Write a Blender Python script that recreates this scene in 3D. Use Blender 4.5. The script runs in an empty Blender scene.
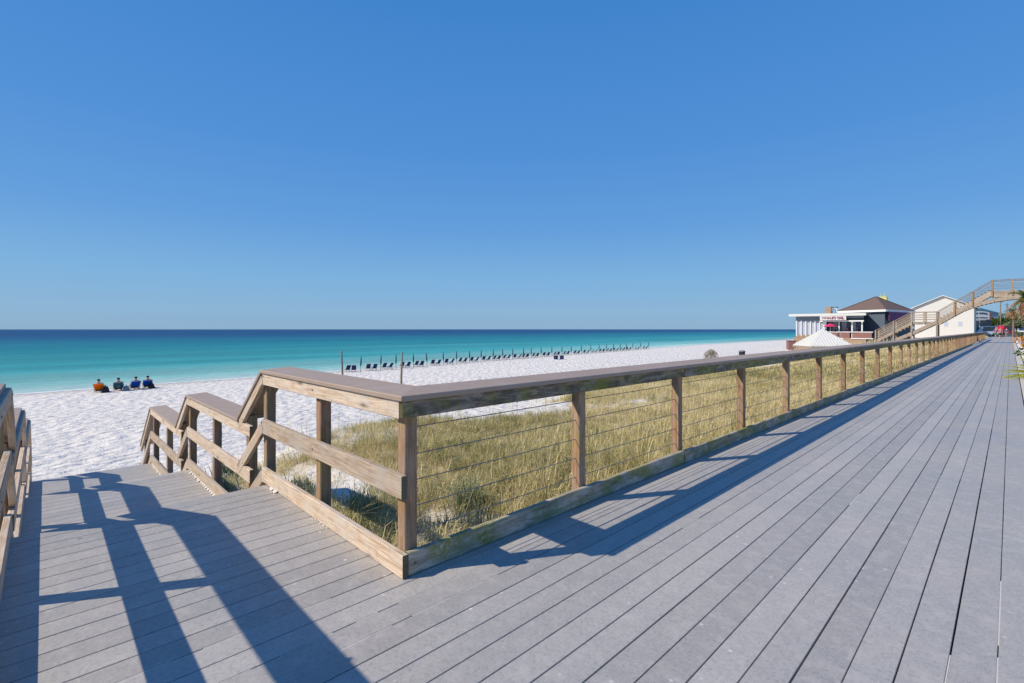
import bpy, bmesh, math, random
import numpy as np
from mathutils import Vector, Matrix
random.seed(7); rng = np.random.default_rng(7)
scene = bpy.context.scene
COL = scene.collection
R = math.radians

# ------------------------------------------------------------------ camera
FPX, HY, CH = 483.0, 329.3, 1.5          # focal length in pixels, horizon row, eye height
TH = R(45.9)
FW = (-math.sin(TH), math.cos(TH)); RT = (math.cos(TH), math.sin(TH))
def at(px, Z, py=None, z=None):
    """world point seen in column px at forward distance Z (row py or height z)"""
    c = (px - 512) / FPX * Z
    x = FW[0]*Z + RT[0]*c; y = FW[1]*Z + RT[1]*c
    if z is None: z = CH - (py - HY) * Z / FPX if py is not None else 0.0
    return Vector((x, y, z))
def hitX(px, X):
    k = (px - 512) / FPX
    Z = X / (FW[0] + RT[0]*k)
    return (FW[1] + RT[1]*k) * Z
def hitY(px, Y):
    k = (px - 512) / FPX
    Z = Y / (FW[1] + RT[1]*k)
    return (FW[0] + RT[0]*k) * Z
cam = bpy.data.cameras.new("camera"); cam_o = bpy.data.objects.new("camera", cam); COL.objects.link(cam_o)
cam.sensor_width = 36; cam.lens = FPX / 1024 * 36; cam.shift_y = -(341.5 - HY) / 1024
cam.clip_start = 0.05; cam.clip_end = 60000
cam_o.location = (0, 0, CH); cam_o.rotation_euler = (R(90), 0, TH)
scene.camera = cam_o

# ------------------------------------------------------------------ light
EL = R(38.5); AZ = (-0.498, -0.867)
sd = Vector((AZ[0]*math.cos(EL), AZ[1]*math.cos(EL), math.sin(EL)))
sun = bpy.data.lights.new("sun", 'SUN'); sun.energy = 5.0; sun.angle = R(0.53); sun.color = (1.0, 0.90, 0.75)
so = bpy.data.objects.new("sun", sun); COL.objects.link(so); so.location = (-20, -30, 40)
so.rotation_euler = (-sd).to_track_quat('-Z', 'Y').to_euler()
w = bpy.data.worlds.new("World"); scene.world = w; w.use_nodes = True
nt = w.node_tree; nt.nodes.clear()
sky = nt.nodes.new('ShaderNodeTexSky'); sky.sky_type = 'NISHITA'; sky.sun_disc = False
sky.sun_elevation = EL; sky.sun_rotation = math.atan2(AZ[0], AZ[1]); sky.altitude = 0
sky.air_density = 1.0; sky.dust_density = 0.0; sky.ozone_density = 3.0
# clear-day balance of the sky by elevation, mixed with the Nishita sky
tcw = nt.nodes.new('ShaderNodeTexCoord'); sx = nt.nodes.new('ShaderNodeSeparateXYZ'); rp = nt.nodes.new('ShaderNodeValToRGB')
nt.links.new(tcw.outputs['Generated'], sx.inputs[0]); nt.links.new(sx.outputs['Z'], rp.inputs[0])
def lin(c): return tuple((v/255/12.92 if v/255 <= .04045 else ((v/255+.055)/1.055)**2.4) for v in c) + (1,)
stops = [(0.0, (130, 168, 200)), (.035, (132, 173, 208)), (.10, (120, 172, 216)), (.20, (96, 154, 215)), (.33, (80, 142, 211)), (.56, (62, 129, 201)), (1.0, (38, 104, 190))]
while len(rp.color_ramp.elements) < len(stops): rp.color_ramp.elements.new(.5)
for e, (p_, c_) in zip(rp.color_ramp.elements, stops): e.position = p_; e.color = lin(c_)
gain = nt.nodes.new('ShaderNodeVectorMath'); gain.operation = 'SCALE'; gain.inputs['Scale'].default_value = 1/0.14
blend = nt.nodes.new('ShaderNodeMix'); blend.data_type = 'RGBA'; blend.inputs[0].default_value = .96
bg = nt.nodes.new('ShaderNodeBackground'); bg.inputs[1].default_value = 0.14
out = nt.nodes.new('ShaderNodeOutputWorld')
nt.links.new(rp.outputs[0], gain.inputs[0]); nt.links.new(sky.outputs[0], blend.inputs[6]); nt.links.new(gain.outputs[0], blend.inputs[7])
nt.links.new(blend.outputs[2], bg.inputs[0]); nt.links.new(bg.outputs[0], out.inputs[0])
vs = scene.view_settings; vs.view_transform = 'Standard'; vs.look = 'None'; vs.gamma = 1; vs.exposure = 0.06; vs.use_curve_mapping = False
scene.cycles.max_bounces = 6; scene.cycles.use_denoising = True

# ------------------------------------------------------------------ materials
class N:
    def __init__(s, name):
        s.m = bpy.data.materials.new(name); s.m.use_nodes = True; s.t = s.m.node_tree
        s.b = s.t.nodes['Principled BSDF']
    def n(s, typ, **kw):
        nd = s.t.nodes.new(typ)
        for k, v in kw.items():
            if k.startswith('i_'):
                k = k[2:]; k = int(k) if k.isdigit() else k.replace('_', ' ')
                nd.inputs[k].default_value = v
            else: setattr(nd, k, v)
        return nd
    def l(s, a, b): s.t.links.new(a, b)
    def coord(s, kind='Object', scale=(1,1,1)):
        tc = s.n('ShaderNodeTexCoord'); mp = s.n('ShaderNodeMapping'); mp.inputs['Scale'].default_value = scale
        s.l(tc.outputs[kind], mp.inputs[0]); return mp.outputs[0]
    def noise(s, vec, scale, detail=4, rough=.55, dist=0):
        nd = s.n('ShaderNodeTexNoise', i_Scale=scale, i_Detail=detail, i_Roughness=rough, i_Distortion=dist)
        s.l(vec, nd.inputs['Vector']); return nd.outputs['Fac']
    def ramp(s, fac, stops, interp='LINEAR'):
        r = s.n('ShaderNodeValToRGB'); r.color_ramp.interpolation = interp; cr = r.color_ramp
        while len(cr.elements) < len(stops): cr.elements.new(0.5)
        for e, (p, c) in zip(cr.elements, stops):
            e.position = p; e.color = (c if isinstance(c, tuple) else (c, c, c)) + (1,)
        s.l(fac, r.inputs[0]); return r.outputs[0]
    def mix(s, fac, a, b, mode='MIX'):
        m = s.n('ShaderNodeMix', data_type='RGBA', blend_type=mode)
        for v, i in ((fac, 0), (a, 6), (b, 7)):
            if isinstance(v, (int, float)): m.inputs[i].default_value = v
            elif isinstance(v, tuple): m.inputs[i].default_value = v + (1,)
            else: s.l(v, m.inputs[i])
        return m.outputs[2]
    def math(s, op, a, b=0.0):
        m = s.n('ShaderNodeMath', operation=op)
        for v, i in ((a, 0), (b, 1)):
            if isinstance(v, (int, float)): m.inputs[i].default_value = v
            else: s.l(v, m.inputs[i])
        return m.outputs[0]
    def attr(s, name):
        a = s.n('ShaderNodeAttribute', attribute_name=name); return a
    def bump(s, h, strength=.3, dist=.01):
        b = s.n('ShaderNodeBump'); b.inputs['Strength'].default_value = strength; b.inputs['Distance'].default_value = dist
        s.l(h, b.inputs['Height']); s.l(b.outputs[0], s.b.inputs['Normal'])
    def col(s, c):
        if isinstance(c, tuple): s.b.inputs['Base Color'].default_value = c + (1,)
        else: s.l(c, s.b.inputs['Base Color'])
    def rough(s, v, spec=None):
        if isinstance(v, (int, float)): s.b.inputs['Roughness'].default_value = v
        else: s.l(v, s.b.inputs['Roughness'])
        if spec is not None: s.b.inputs['Specular IOR Level'].default_value = spec
        return s.m

def wood_mat(name, light, dark, greyc, moss=0.0, grime=0.0, knots=True, grey=.35):
    k = N(name); uv = k.coord('UV'); tone = k.attr('tone').outputs['Fac']
    mp = k.n('ShaderNodeMapping'); mp.inputs['Scale'].default_value = (1.2, 22, 1); k.l(uv, mp.inputs[0])
    # wobble so the grain lines wander
    g1 = k.noise(mp.outputs[0], 2.2, 5, .6, 1.1)
    mp2 = k.n('ShaderNodeMapping'); mp2.inputs['Scale'].default_value = (5, 160, 1); k.l(uv, mp2.inputs[0])
    g2 = k.noise(mp2.outputs[0], 1.0, 3, .6)
    c = k.mix(k.ramp(g1, [(.41, 0.0), (.60, 1.0)]), light, dark)
    c = k.mix(k.math('MULTIPLY', k.ramp(g2, [(.45, 0.0), (.7, 1.0)]), .45), c, tuple(x*.45 for x in dark))
    obj = k.coord('Object')
    gr = k.noise(obj, 3.5, 5, .65)
    c = k.mix(k.math('MULTIPLY', k.ramp(gr, [(.40, 0.0), (.62, 1.0)]), grey*1.9), c, greyc)
    dk = k.noise(obj, 11, 5, .7)
    c = k.mix(k.math('MULTIPLY', k.ramp(dk, [(.52, 0.0), (.72, 1.0)]), .4), c, tuple(x*.55 for x in dark))
    if knots:
        mk = k.n('ShaderNodeMapping'); mk.inputs['Scale'].default_value = (2.4, 9, 1); k.l(uv, mk.inputs[0])
        v = k.n('ShaderNodeTexVoronoi', i_Scale=1.0, i_Randomness=1.0); k.l(mk.outputs[0], v.inputs['Vector'])
        kn = k.ramp(v.outputs['Distance'], [(.06, 1.0), (.15, .35), (.24, 0.0)])
        sel = k.n('ShaderNodeSeparateColor'); k.l(v.outputs['Color'], sel.inputs[0])
        kn = k.math('MULTIPLY', kn, k.ramp(sel.outputs[0], [(.45, 0.0), (.5, 1.0)]))
        c = k.mix(k.math('MULTIPLY', kn, .8), c, tuple(x*.3 for x in dark))
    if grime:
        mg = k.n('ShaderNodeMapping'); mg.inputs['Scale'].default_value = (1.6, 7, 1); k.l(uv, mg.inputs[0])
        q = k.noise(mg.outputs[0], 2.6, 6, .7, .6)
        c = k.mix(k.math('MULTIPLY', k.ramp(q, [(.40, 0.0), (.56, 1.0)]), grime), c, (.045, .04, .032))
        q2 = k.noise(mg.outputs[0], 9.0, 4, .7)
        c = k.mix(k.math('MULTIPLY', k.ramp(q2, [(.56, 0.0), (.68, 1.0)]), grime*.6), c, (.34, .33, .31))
    if moss:
        q = k.noise(obj, 2.3, 5, .7); q3 = k.noise(obj, 38, 3, .6)
        mm = k.math('MULTIPLY', k.ramp(q, [(.46, 0.0), (.6, 1.0)]), k.ramp(q3, [(.35, .25), (.55, 1.0)]))
        c = k.mix(k.math('MULTIPLY', mm, moss), c, (.19, .19, .025))
    end_shade = k.math('LESS_THAN', tone, -.5)
    c = k.mix(k.math('MULTIPLY', end_shade, .75), c, (.085, .07, .035))  # cut ends: mossy end grain, with their shade also put into the colour
    br = k.ramp(tone, [(0.0, .80), (1.0, 1.2)])
    c = k.mix(1.0, c, br, 'MULTIPLY'); k.col(c)
    k.bump(k.math('ADD', g1, k.math('MULTIPLY', g2, .8)), .45, .003)
    return k.rough(.82, .25)

M = {}
M['pine'] = wood_mat('weathered_pine', (.62, .49, .365), (.40, .275, .18), (.47, .42, .36), grey=.4)
M['post'] = wood_mat('post_wood', (.44, .265, .16), (.24, .13, .075), (.28, .235, .19), moss=.35, grey=.3)
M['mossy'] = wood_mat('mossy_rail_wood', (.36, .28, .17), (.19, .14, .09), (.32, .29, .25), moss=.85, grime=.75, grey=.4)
M['kerbmossy'] = wood_mat('mossy_kerb_wood', (.62, .53, .39), (.34, .27, .18), (.50, .46, .41), moss=.85, grime=.45, grey=.4)
M['bridge'] = wood_mat('bridge_wood', (.42, .335, .25), (.29, .22, .155), (.38, .34, .30), grey=.4)
M['bridgedark'] = wood_mat('bridge_cap_wood', (.22, .15, .11), (.14, .09, .065), (.25, .20, .17))

def cap_material():
    k = N('composite_cap'); tone = k.attr('tone').outputs['Fac']; uv = k.coord('UV')
    mp = k.n('ShaderNodeMapping'); mp.inputs['Scale'].default_value = (1.5, 60, 1); k.l(uv, mp.inputs[0])
    g = k.noise(mp.outputs[0], 2.0, 4, .6); o = k.noise(k.coord('Object'), 6, 5, .65)
    c = k.mix(g, (.40, .305, .235), (.27, .20, .155))
    c = k.mix(k.math('MULTIPLY', k.ramp(o, [(.45, 0.0), (.7, 1.0)]), .5), c, (.38, .325, .285))
    c = k.mix(1.0, c, k.ramp(tone, [(0.0, .86), (1.0, 1.12)]), 'MULTIPLY'); k.col(c)
    k.bump(g, .3, .002); return k.rough(.62, .35)
M['cap'] = cap_material()

def deck_material():
    k = N('composite_deck'); tone = k.attr('tone').outputs['Fac']; uv = k.coord('UV'); obj = k.coord('Object')
    mp = k.n('ShaderNodeMapping'); mp.inputs['Scale'].default_value = (8, 60, 1); k.l(uv, mp.inputs[0])
    g = k.noise(mp.outputs[0], 2.2, 5, .7)
    c = k.mix(k.ramp(g, [(.3, 0.0), (.7, 1.0)]), (.395, .37, .34), (.31, .292, .27))
    big = k.noise(obj, .9, 4, .6)
    c = k.mix(k.math('MULTIPLY', k.ramp(big, [(.38, 0.0), (.68, 1.0)]), .45), c, (.44, .40, .355))
    c = k.mix(1.0, c, k.ramp(tone, [(0.0, .9), (1.0, 1.1)]), 'MULTIPLY')
    # fine grit, then larger sand specks and smears
    f = k.noise(obj, 260, 2, .7)
    f2 = k.noise(obj, 48, 6, .8); f3 = k.noise(obj, 9, 6, .75)
    c = k.mix(k.ramp(f2, [(.38, .45), (.52, 0.0)]), c, (.17, .16, .15))
    c = k.mix(k.math('MULTIPLY', k.ramp(f3, [(.48, 0.0), (.66, 1.0)]), .45), c, (.50, .46, .41))
    c = k.mix(k.math('MULTIPLY', k.ramp(f, [(.55, 0.0), (.66, 1.0)]), .55), c, (.52, .50, .47))
    v = k.n('ShaderNodeTexVoronoi', i_Scale=11.0); k.l(obj, v.inputs['Vector'])
    sp = k.n('ShaderNodeSeparateColor'); k.l(v.outputs['Color'], sp.inputs[0])
    spk = k.math('MULTIPLY', k.ramp(v.outputs['Distance'], [(.06, 1.0), (.15, 0.0)]), k.ramp(sp.outputs[0], [(.68, 0.0), (.72, 1.0)]))
    msk = k.noise(obj, 1.1, 3, .6)
    spk = k.math('MULTIPLY', spk, k.ramp(msk, [(.42, .1), (.6, 1.0)]))
    c = k.mix(k.math('MULTIPLY', spk, .85), c, (.66, .64, .60))
    sm = k.n('ShaderNodeMapping'); sm.inputs['Scale'].default_value = (2.2, 5, 1); sm.inputs['Rotation'].default_value = (0, 0, .5); k.l(obj, sm.inputs[0])
    s2 = k.noise(sm.outputs[0], 2.4, 7, .72, 1.2)
    c = k.mix(k.math('MULTIPLY', k.ramp(s2, [(.62, 0.0), (.74, 1.0)]), .5), c, (.55, .54, .51))
    v2 = k.n('ShaderNodeTexVoronoi', i_Scale=1.3); k.l(obj, v2.inputs['Vector'])
    c = k.mix(k.math('MULTIPLY', k.ramp(v2.outputs['Distance'], [(.012, 1.0), (.03, 0.0)]), .7), c, (.09, .085, .075))
    k.col(c); k.bump(k.math('ADD', g, k.math('MULTIPLY', f, .5)), .35, .0015)
    rr = k.ramp(big, [(.3, .42), (.7, .6)]); return k.rough(rr, .5)
M['deck'] = deck_material()

def sand_material():
    k = N('white_sand'); obj = k.coord('Object')
    n1 = k.noise(obj, .35, 5, .6); n2 = k.noise(obj, 2.6, 6, .65)
    c = k.mix(n1, (.76, .715, .655), (.64, .60, .55)); 
    # straw coloured litter where the dune grass grows, wet sand at the waterline
    a = k.attr('veg').outputs['Fac']; wet = k.attr('wet').outputs['Fac']
    lit = k.noise(obj, 7.0, 5, .7)
    vv = k.math('MULTIPLY', a, k.ramp(lit, [(.25, .45), (.6, 1.0)]))
    c = k.mix(vv, c, (.36, .28, .16))
    c = k.mix(wet, c, (.50, .47, .40)); k.col(c)
    v = k.n('ShaderNodeTexVoronoi', i_Scale=3.6, feature='SMOOTH_F1'); 
    dv = k.n('ShaderNodeMapping'); dv.inputs['Scale'].default_value = (1, .7, 1); k.l(obj, dv.inputs[0]); k.l(dv.outputs[0], v.inputs['Vector'])
    h = k.math('ADD', k.math('MULTIPLY', v.outputs['Distance'], 1.3), k.math('MULTIPLY', n2, 1.3))
    k.bump(h, 1.0, .11); return k.rough(.95, .1)
M['sand'] = sand_material()

def simple(name, c, rough=.6, spec=.4, var=.18, scale=6, bump=0.0, metal=0.0):
    k = N(name); n = k.noise(k.coord('Object'), scale, 4, .6)
    k.col(k.mix(n, tuple(min(1, x*(1+var)) for x in c), tuple(x*(1-var) for x in c)))
    if bump: k.bump(n, bump, .01)
    k.b.inputs['Metallic'].default_value = metal
    return k.rough(rough, spec)
M['cable'] = simple('steel_cable', (.22, .20, .18), .5, .5, .2, 20)
M['bolt'] = simple('galvanised_bolt', (.22, .20, .18), .45, .5, .2, 30, metal=.7)
M['shade'] = simple('underdeck_shade', (.05, .04, .03), .9, .1)  # near-black brown that puts the shade under the decks into colour
M['concrete'] = simple('pale_concrete', (.52, .48, .41), .85, .2, .14, 9, .3)
M['white'] = simple('white_paint', (.78, .78, .76), .6, .3, .05)
M['stucco'] = simple('white_stucco', (.60, .585, .55), .85, .2, .05, 3)
M['whitemetal'] = simple('white_metal_roof', (.66, .65, .61), .4, .5, .06)
M['shingle'] = simple('brown_shingle', (.17, .115, .095), .85, .2, .35, 5)
M['greywall'] = simple('blue_grey_wall', (.085, .115, .155), .75, .3, .1)
M['glass'] = simple('dark_glass', (.03, .05, .075), .12, .6, .1)
M['paleblind'] = simple('pale_window', (.42, .46, .55), .4, .5, .15)
M['maroon'] = simple('maroon_letters', (.26, .05, .12), .6, .3)
M['purple'] = simple('purple_banner', (.13, .05, .15), .7, .2, .3, 4)
M['pink'] = simple('pink_canvas', (.50, .04, .13), .7, .2)
M['brick'] = simple('tan_brick', (.36, .25, .17), .85, .2, .3, 4)
M['redrail'] = simple('red_panel', (.26, .13, .11), .7, .2, .2)
M['navy'] = simple('navy_canvas', (.025, .035, .11), .8, .1)
M['navyumb'] = simple('umbrella_canvas', (.03, .07, .10), .8, .1)
M['chairwood'] = simple('chair_frame', (.55, .45, .38), .7, .2)
M['orange'] = simple('orange_canvas', (.75, .15, .02), .7, .2)
M['blue'] = simple('blue_canvas', (.02, .12, .48), .7, .2)
M['teal'] = simple('teal_canvas', (.05, .17, .24), .7, .2)
M['skin'] = simple('skin', (.48, .27, .18), .6, .3, .08)
M['hair'] = simple('dark_hair', (.025, .018, .014), .7, .3)
M['greyshirt'] = simple('grey_shirt', (.20, .24, .28), .85, .1)
M['violet'] = simple('violet_shirt', (.34, .05, .40), .85, .1)
M['dark'] = simple('dark_cloth', (.03, .03, .04), .85, .1)
M['tealshorts'] = simple('teal_shorts', (.04, .22, .22), .85, .1)
M['redpaint'] = simple('red_car_paint', (.50, .006, .03), .3, .6, .04)
M['whitepaint'] = simple('white_car_paint', (.75, .75, .74), .3, .6, .04)
M['rubber'] = simple('tyre_rubber', (.02, .02, .02), .8, .2)
M['asphalt'] = simple('asphalt', (.09, .09, .09), .9, .2, .15, 3)
M['bark'] = simple('grey_bark', (.24, .18, .13), .9, .1, .3, 8)
M['palmskirt'] = simple('dead_fronds', (.36, .20, .11), .9, .1, .35, 5)
M['pole'] = wood_mat('pole_wood', (.24, .19, .13), (.15, .11, .075), (.25, .22, .18))
M['orangetan'] = simple('orange_leaf', (.55, .25, .07), .6, .3, .35, 8)
M['twig'] = simple('bare_twig', (.33, .28, .22), .9, .1)
M['gold'] = simple('yellow_vent', (.62, .58, .20), .6, .3)
M['foam'] = simple('sand_in_seam', (.56, .52, .46), .95, .1, .1, 30)

def leaf_mat(name, a, b, c3):
    k = N(name); t = k.attr('tone').outputs['Fac']
    k.col(k.ramp(t, [(0.0, a), (.5, b), (1.0, c3)]))
    k.b.inputs['Subsurface Weight'].default_value = 0.0
    # thin leaves let some light through
    tr = k.n('ShaderNodeBsdfTranslucent'); mx = k.n('ShaderNodeMixShader'); mx.inputs[0].default_value = .25
    k.l(k.ramp(t, [(0.0, a), (.5, b), (1.0, c3)]), tr.inputs[0])
    om = k.t.nodes['Material Output']; k.l(k.b.outputs[0], mx.inputs[1]); k.l(tr.outputs[0], mx.inputs[2]); k.l(mx.outputs[0], om.inputs[0])
    return k.rough(.6, .25)
def canvas(name, c):
    k = N(name); n = k.noise(k.coord('Object'), 8, 3, .5); cc = k.mix(n, c, tuple(x*.75 for x in c)); k.col(cc)
    tr = k.n('ShaderNodeBsdfTranslucent'); k.l(cc, tr.inputs[0]); mx = k.n('ShaderNodeMixShader'); mx.inputs[0].default_value = .5
    om = k.t.nodes['Material Output']; k.l(k.b.outputs[0], mx.inputs[1]); k.l(tr.outputs[0], mx.inputs[2]); k.l(mx.outputs[0], om.inputs[0])
    return k.rough(.8, .1)
M['orange'] = canvas('orange_canvas', (.95, .26, .01)); M['blue'] = canvas('blue_canvas', (.02, .16, .70)); M['teal'] = canvas('teal_canvas', (.08, .24, .34))
M['grass'] = leaf_mat('dune_grass', (.18, .19, .06), (.59, .49, .205), (.84, .71, .42))
M['green'] = leaf_mat('green_leaf', (.03, .06, .012), (.07, .12, .022), (.14, .20, .04))
M['sage'] = leaf_mat('sage_leaf', (.10, .13, .06), (.20, .24, .12), (.34, .36, .20))
M['lime'] = leaf_mat('lime_leaf', (.18, .22, .02), (.38, .42, .04), (.58, .55, .10))

def water_material():
    k = N('sea_water'); d = k.attr('off').outputs['Fac']      # metres offshore / 600
    geo = k.coord('Object')
    mp = k.n('ShaderNodeMapping'); mp.inputs['Scale'].default_value = (1, .25, 1); k.l(geo, mp.inputs[0])
    n = k.noise(mp.outputs[0], .03, 4, .6)
    bm = k.n('ShaderNodeMapping'); bm.inputs['Scale'].default_value = (1, .12, 1); k.l(geo, bm.inputs[0])
    n2 = k.noise(bm.outputs[0], .06, 5, .65)
    dd = k.math('MULTIPLY', d, k.math('ADD', .60, k.math('MULTIPLY', n, .8)))
    c = k.ramp(dd, [(0.0, (.48, .60, .54)), (.010, (.24, .50, .44)), (.04, (.045, .31, .30)), (.14, (.010, .20, .22)),
                    (.26, (.006, .145, .20)), (.42, (.004, .08, .16)), (.62, (.004, .05, .135)), (1.0, (.003, .042, .125))])
    c = k.mix(1.0, c, k.ramp(n2, [(.3, .68), (.5, 1.0), (.7, 1.3)]), 'MULTIPLY')
    k.col(c)
    w1 = k.noise(mp.outputs[0], 1.4, 5, .6, .4)
    k.bump(w1, .9, .5)
    k.b.inputs['IOR'].default_value = 1.33
    return k.rough(.38, .22)
M['water'] = water_material()

# ------------------------------------------------------------------ mesh helpers
class Mesh:
    def __init__(s): s.v = []; s.f = []; s.uv = []; s.tone = []; s.nv = 0
    def add(s, verts, faces, uvs=None, tone=.5):
        b = s.nv
        s.v += [tuple(p) for p in verts]; s.nv += len(verts)
        for i, f in enumerate(faces):
            s.f.append([b + j for j in f])
            if uvs: s.uv += uvs[i]
            else: s.uv += [(verts[j][0] + verts[j][2]*.37, verts[j][1] + verts[j][2]) for j in f]
        s.tone += [tone] * len(verts)
    def beam(s, p0, p1, w, t, up=(0,0,1), m0=0, m1=0, ch=.004, segs=1, wob=0.0, tone=None, cut=False):
        p0 = Vector(p0); p1 = Vector(p1); d = (p1 - p0); L = d.length; d.normalize()
        up = Vector(up); side = d.cross(up).normalized(); up = side.cross(d).normalized()
        c = min(ch, w*.2, t*.2); a, b = w/2, t/2
        sec = [(-a+c,-b),(a-c,-b),(a,-b+c),(a,b-c),(a-c,b),(-a+c,b),(-a,b-c),(-a,-b+c)]
        per = [0]
        for i in range(8):
            q = sec[i]; r = sec[(i+1) % 8]; per.append(per[-1] + math.hypot(q[0]-r[0], q[1]-r[1]))
        ou, ov = random.random()*50, random.random()*50
        vs_, fs, us = [], [], []
        for k in range(segs+1):
            f = k/segs; off = random.uniform(-wob, wob) if 0 < k < segs or wob else 0
            for x, y in sec:
                m = (m0*(1-f) + m1*f)
                vs_.append(p0 + d*(L*f + m*x) + side*(x+off) + up*y)
        for k in range(segs):
            for i in range(8):
                j = (i+1) % 8; fs.append((k*8+i, k*8+j, k*8+8+j, k*8+8+i))
                u0, u1 = ou + L*k/segs, ou + L*(k+1)/segs
                us.append([(u0, ov+per[i]), (u0, ov+per[i+1]), (u1, ov+per[i+1]), (u1, ov+per[i])])
        tn = random.random() if tone is None else tone
        ends = [(ou+sec[i][0]*.2, ov+3+sec[i][1]) for i in range(8)]
        if cut:
            s.add(vs_, fs, us, tn)
            s.add(vs_[:8], [tuple(range(7, -1, -1))], [ends[::-1]], -1.0)
            s.add(vs_[-8:], [tuple(range(8))], [ends], -1.0); return s
        fs.append(tuple(range(7, -1, -1))); us.append(ends[::-1])
        fs.append(tuple(segs*8+i for i in range(8))); us.append(ends)
        s.add(vs_, fs, us, tn); return s
    def box(s, x0, x1, y0, y1, z0, z1, tone=None):
        v = [(x0,y0,z0),(x1,y0,z0),(x1,y1,z0),(x0,y1,z0),(x0,y0,z1),(x1,y0,z1),(x1,y1,z1),(x0,y1,z1)]
        s.add(v, [(3,2,1,0),(4,5,6,7),(0,1,5,4),(1,2,6,5),(2,3,7,6),(3,0,4,7)], None, random.random() if tone is None else tone); return s
    def tube(s, pts, r, n=6, caps=True, tone=None):
        pts = [Vector(p) for p in pts]; rs = r if isinstance(r, (list, tuple)) else [r]*len(pts)
        vs_, fs = [], []
        for i, p in enumerate(pts):
            d = (pts[min(i+1, len(pts)-1)] - pts[max(i-1, 0)]).normalized()
            a = d.cross(Vector((0,0,1)) if abs(d.z) < .9 else Vector((1,0,0))).normalized(); b = d.cross(a)
            for k in range(n):
                an = 2*math.pi*k/n; vs_.append(p + (a*math.cos(an) + b*math.sin(an))*rs[i])
        for i in range(len(pts)-1):
            for k in range(n):
                j = (k+1) % n; fs.append((i*n+k, i*n+j, (i+1)*n+j, (i+1)*n+k))
        if caps:
            fs.append(tuple(range(n-1, -1, -1))); fs.append(tuple((len(pts)-1)*n+k for k in range(n)))
        s.add(vs_, fs, None, random.random() if tone is None else tone); return s
    def hexa(s, b4, t4, tone=.5):
        s.add(list(b4) + list(t4), [(3,2,1,0),(4,5,6,7),(0,1,5,4),(1,2,6,5),(2,3,7,6),(3,0,4,7)], None, tone); return s
    def poly_prism(s, foot, z0, z1, tone=.5):
        n = len(foot); v = [(x, y, z0) for x, y in foot] + [(x, y, z1) for x, y in foot]
        s.add(v, [tuple(range(n-1, -1, -1)), tuple(range(n, 2*n))] + [(i, (i+1) % n, n+(i+1) % n, n+i) for i in range(n)], None, tone); return s
    def build(s, name, mat, parent=None, smooth=False, loc=None):
        me = bpy.data.meshes.new(name)
        me.from_pydata([tuple(p) for p in s.v], [], s.f)
        ul = me.uv_layers.new(name='UVMap'); ul.data.foreach_set('uv', np.array(s.uv, np.float32).ravel())
        at_ = me.attributes.new('tone', 'FLOAT', 'POINT'); at_.data.foreach_set('value', np.array(s.tone, np.float32))
        me.materials.append(mat if not isinstance(mat, str) else M[mat])
        if smooth: me.polygons.foreach_set('use_smooth', [True]*len(me.polygons))
        o = bpy.data.objects.new(name, me); COL.objects.link(o)
        if parent is not None: o.parent = parent
        if loc is not None: o.location = loc
        return o
def fast(name, V, F, mat, attrs=None, parent=None, smooth=False):
    """V: (n,3) array, F: (m,k) array"""
    me = bpy.data.meshes.new(name); n, (m, k) = len(V), F.shape
    me.vertices.add(n); me.vertices.foreach_set('co', V.astype(np.float32).ravel())
    me.loops.add(m*k); me.loops.foreach_set('vertex_index', F.astype(np.int32).ravel())
    me.polygons.add(m); me.polygons.foreach_set('loop_start', np.arange(m, dtype=np.int32)*k)
    me.polygons.foreach_set('loop_total', np.full(m, k, np.int32)); me.update(calc_edges=True)
    for a, val in (attrs or {}).items():
        t = me.attributes.new(a, 'FLOAT', 'POINT'); t.data.foreach_set('value', val.astype(np.float32))
    if smooth: me.polygons.foreach_set('use_smooth', np.ones(m, bool))
    me.materials.append(M[mat]); o = bpy.data.objects.new(name, me); COL.objects.link(o)
    if parent is not None: o.parent = parent
    return o
def empty(name, label, cat, loc=(0,0,0), rz=0, group=None):
    o = bpy.data.objects.new(name, None); COL.objects.link(o); o.location = loc; o.rotation_euler = (0, 0, rz)
    o.empty_display_size = .2
    o['label'] = label; o['category'] = cat
    if group: o['group'] = group
    return o
def tag(o, label, cat, group=None):
    o['label'] = label; o['category'] = cat
    if group: o['group'] = group
    return o
def kind(o, k): o['kind'] = k; return o
def copy_tree(o, parent=None):
    c = o.copy(); COL.objects.link(c)
    if parent is not None: c.parent = parent
    for ch in list(o.children): copy_tree(ch, c)
    return c
def sstep(x, a, b):
    t = np.clip((x - a) / (b - a), 0, 1); return t*t*(3-2*t)

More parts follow.
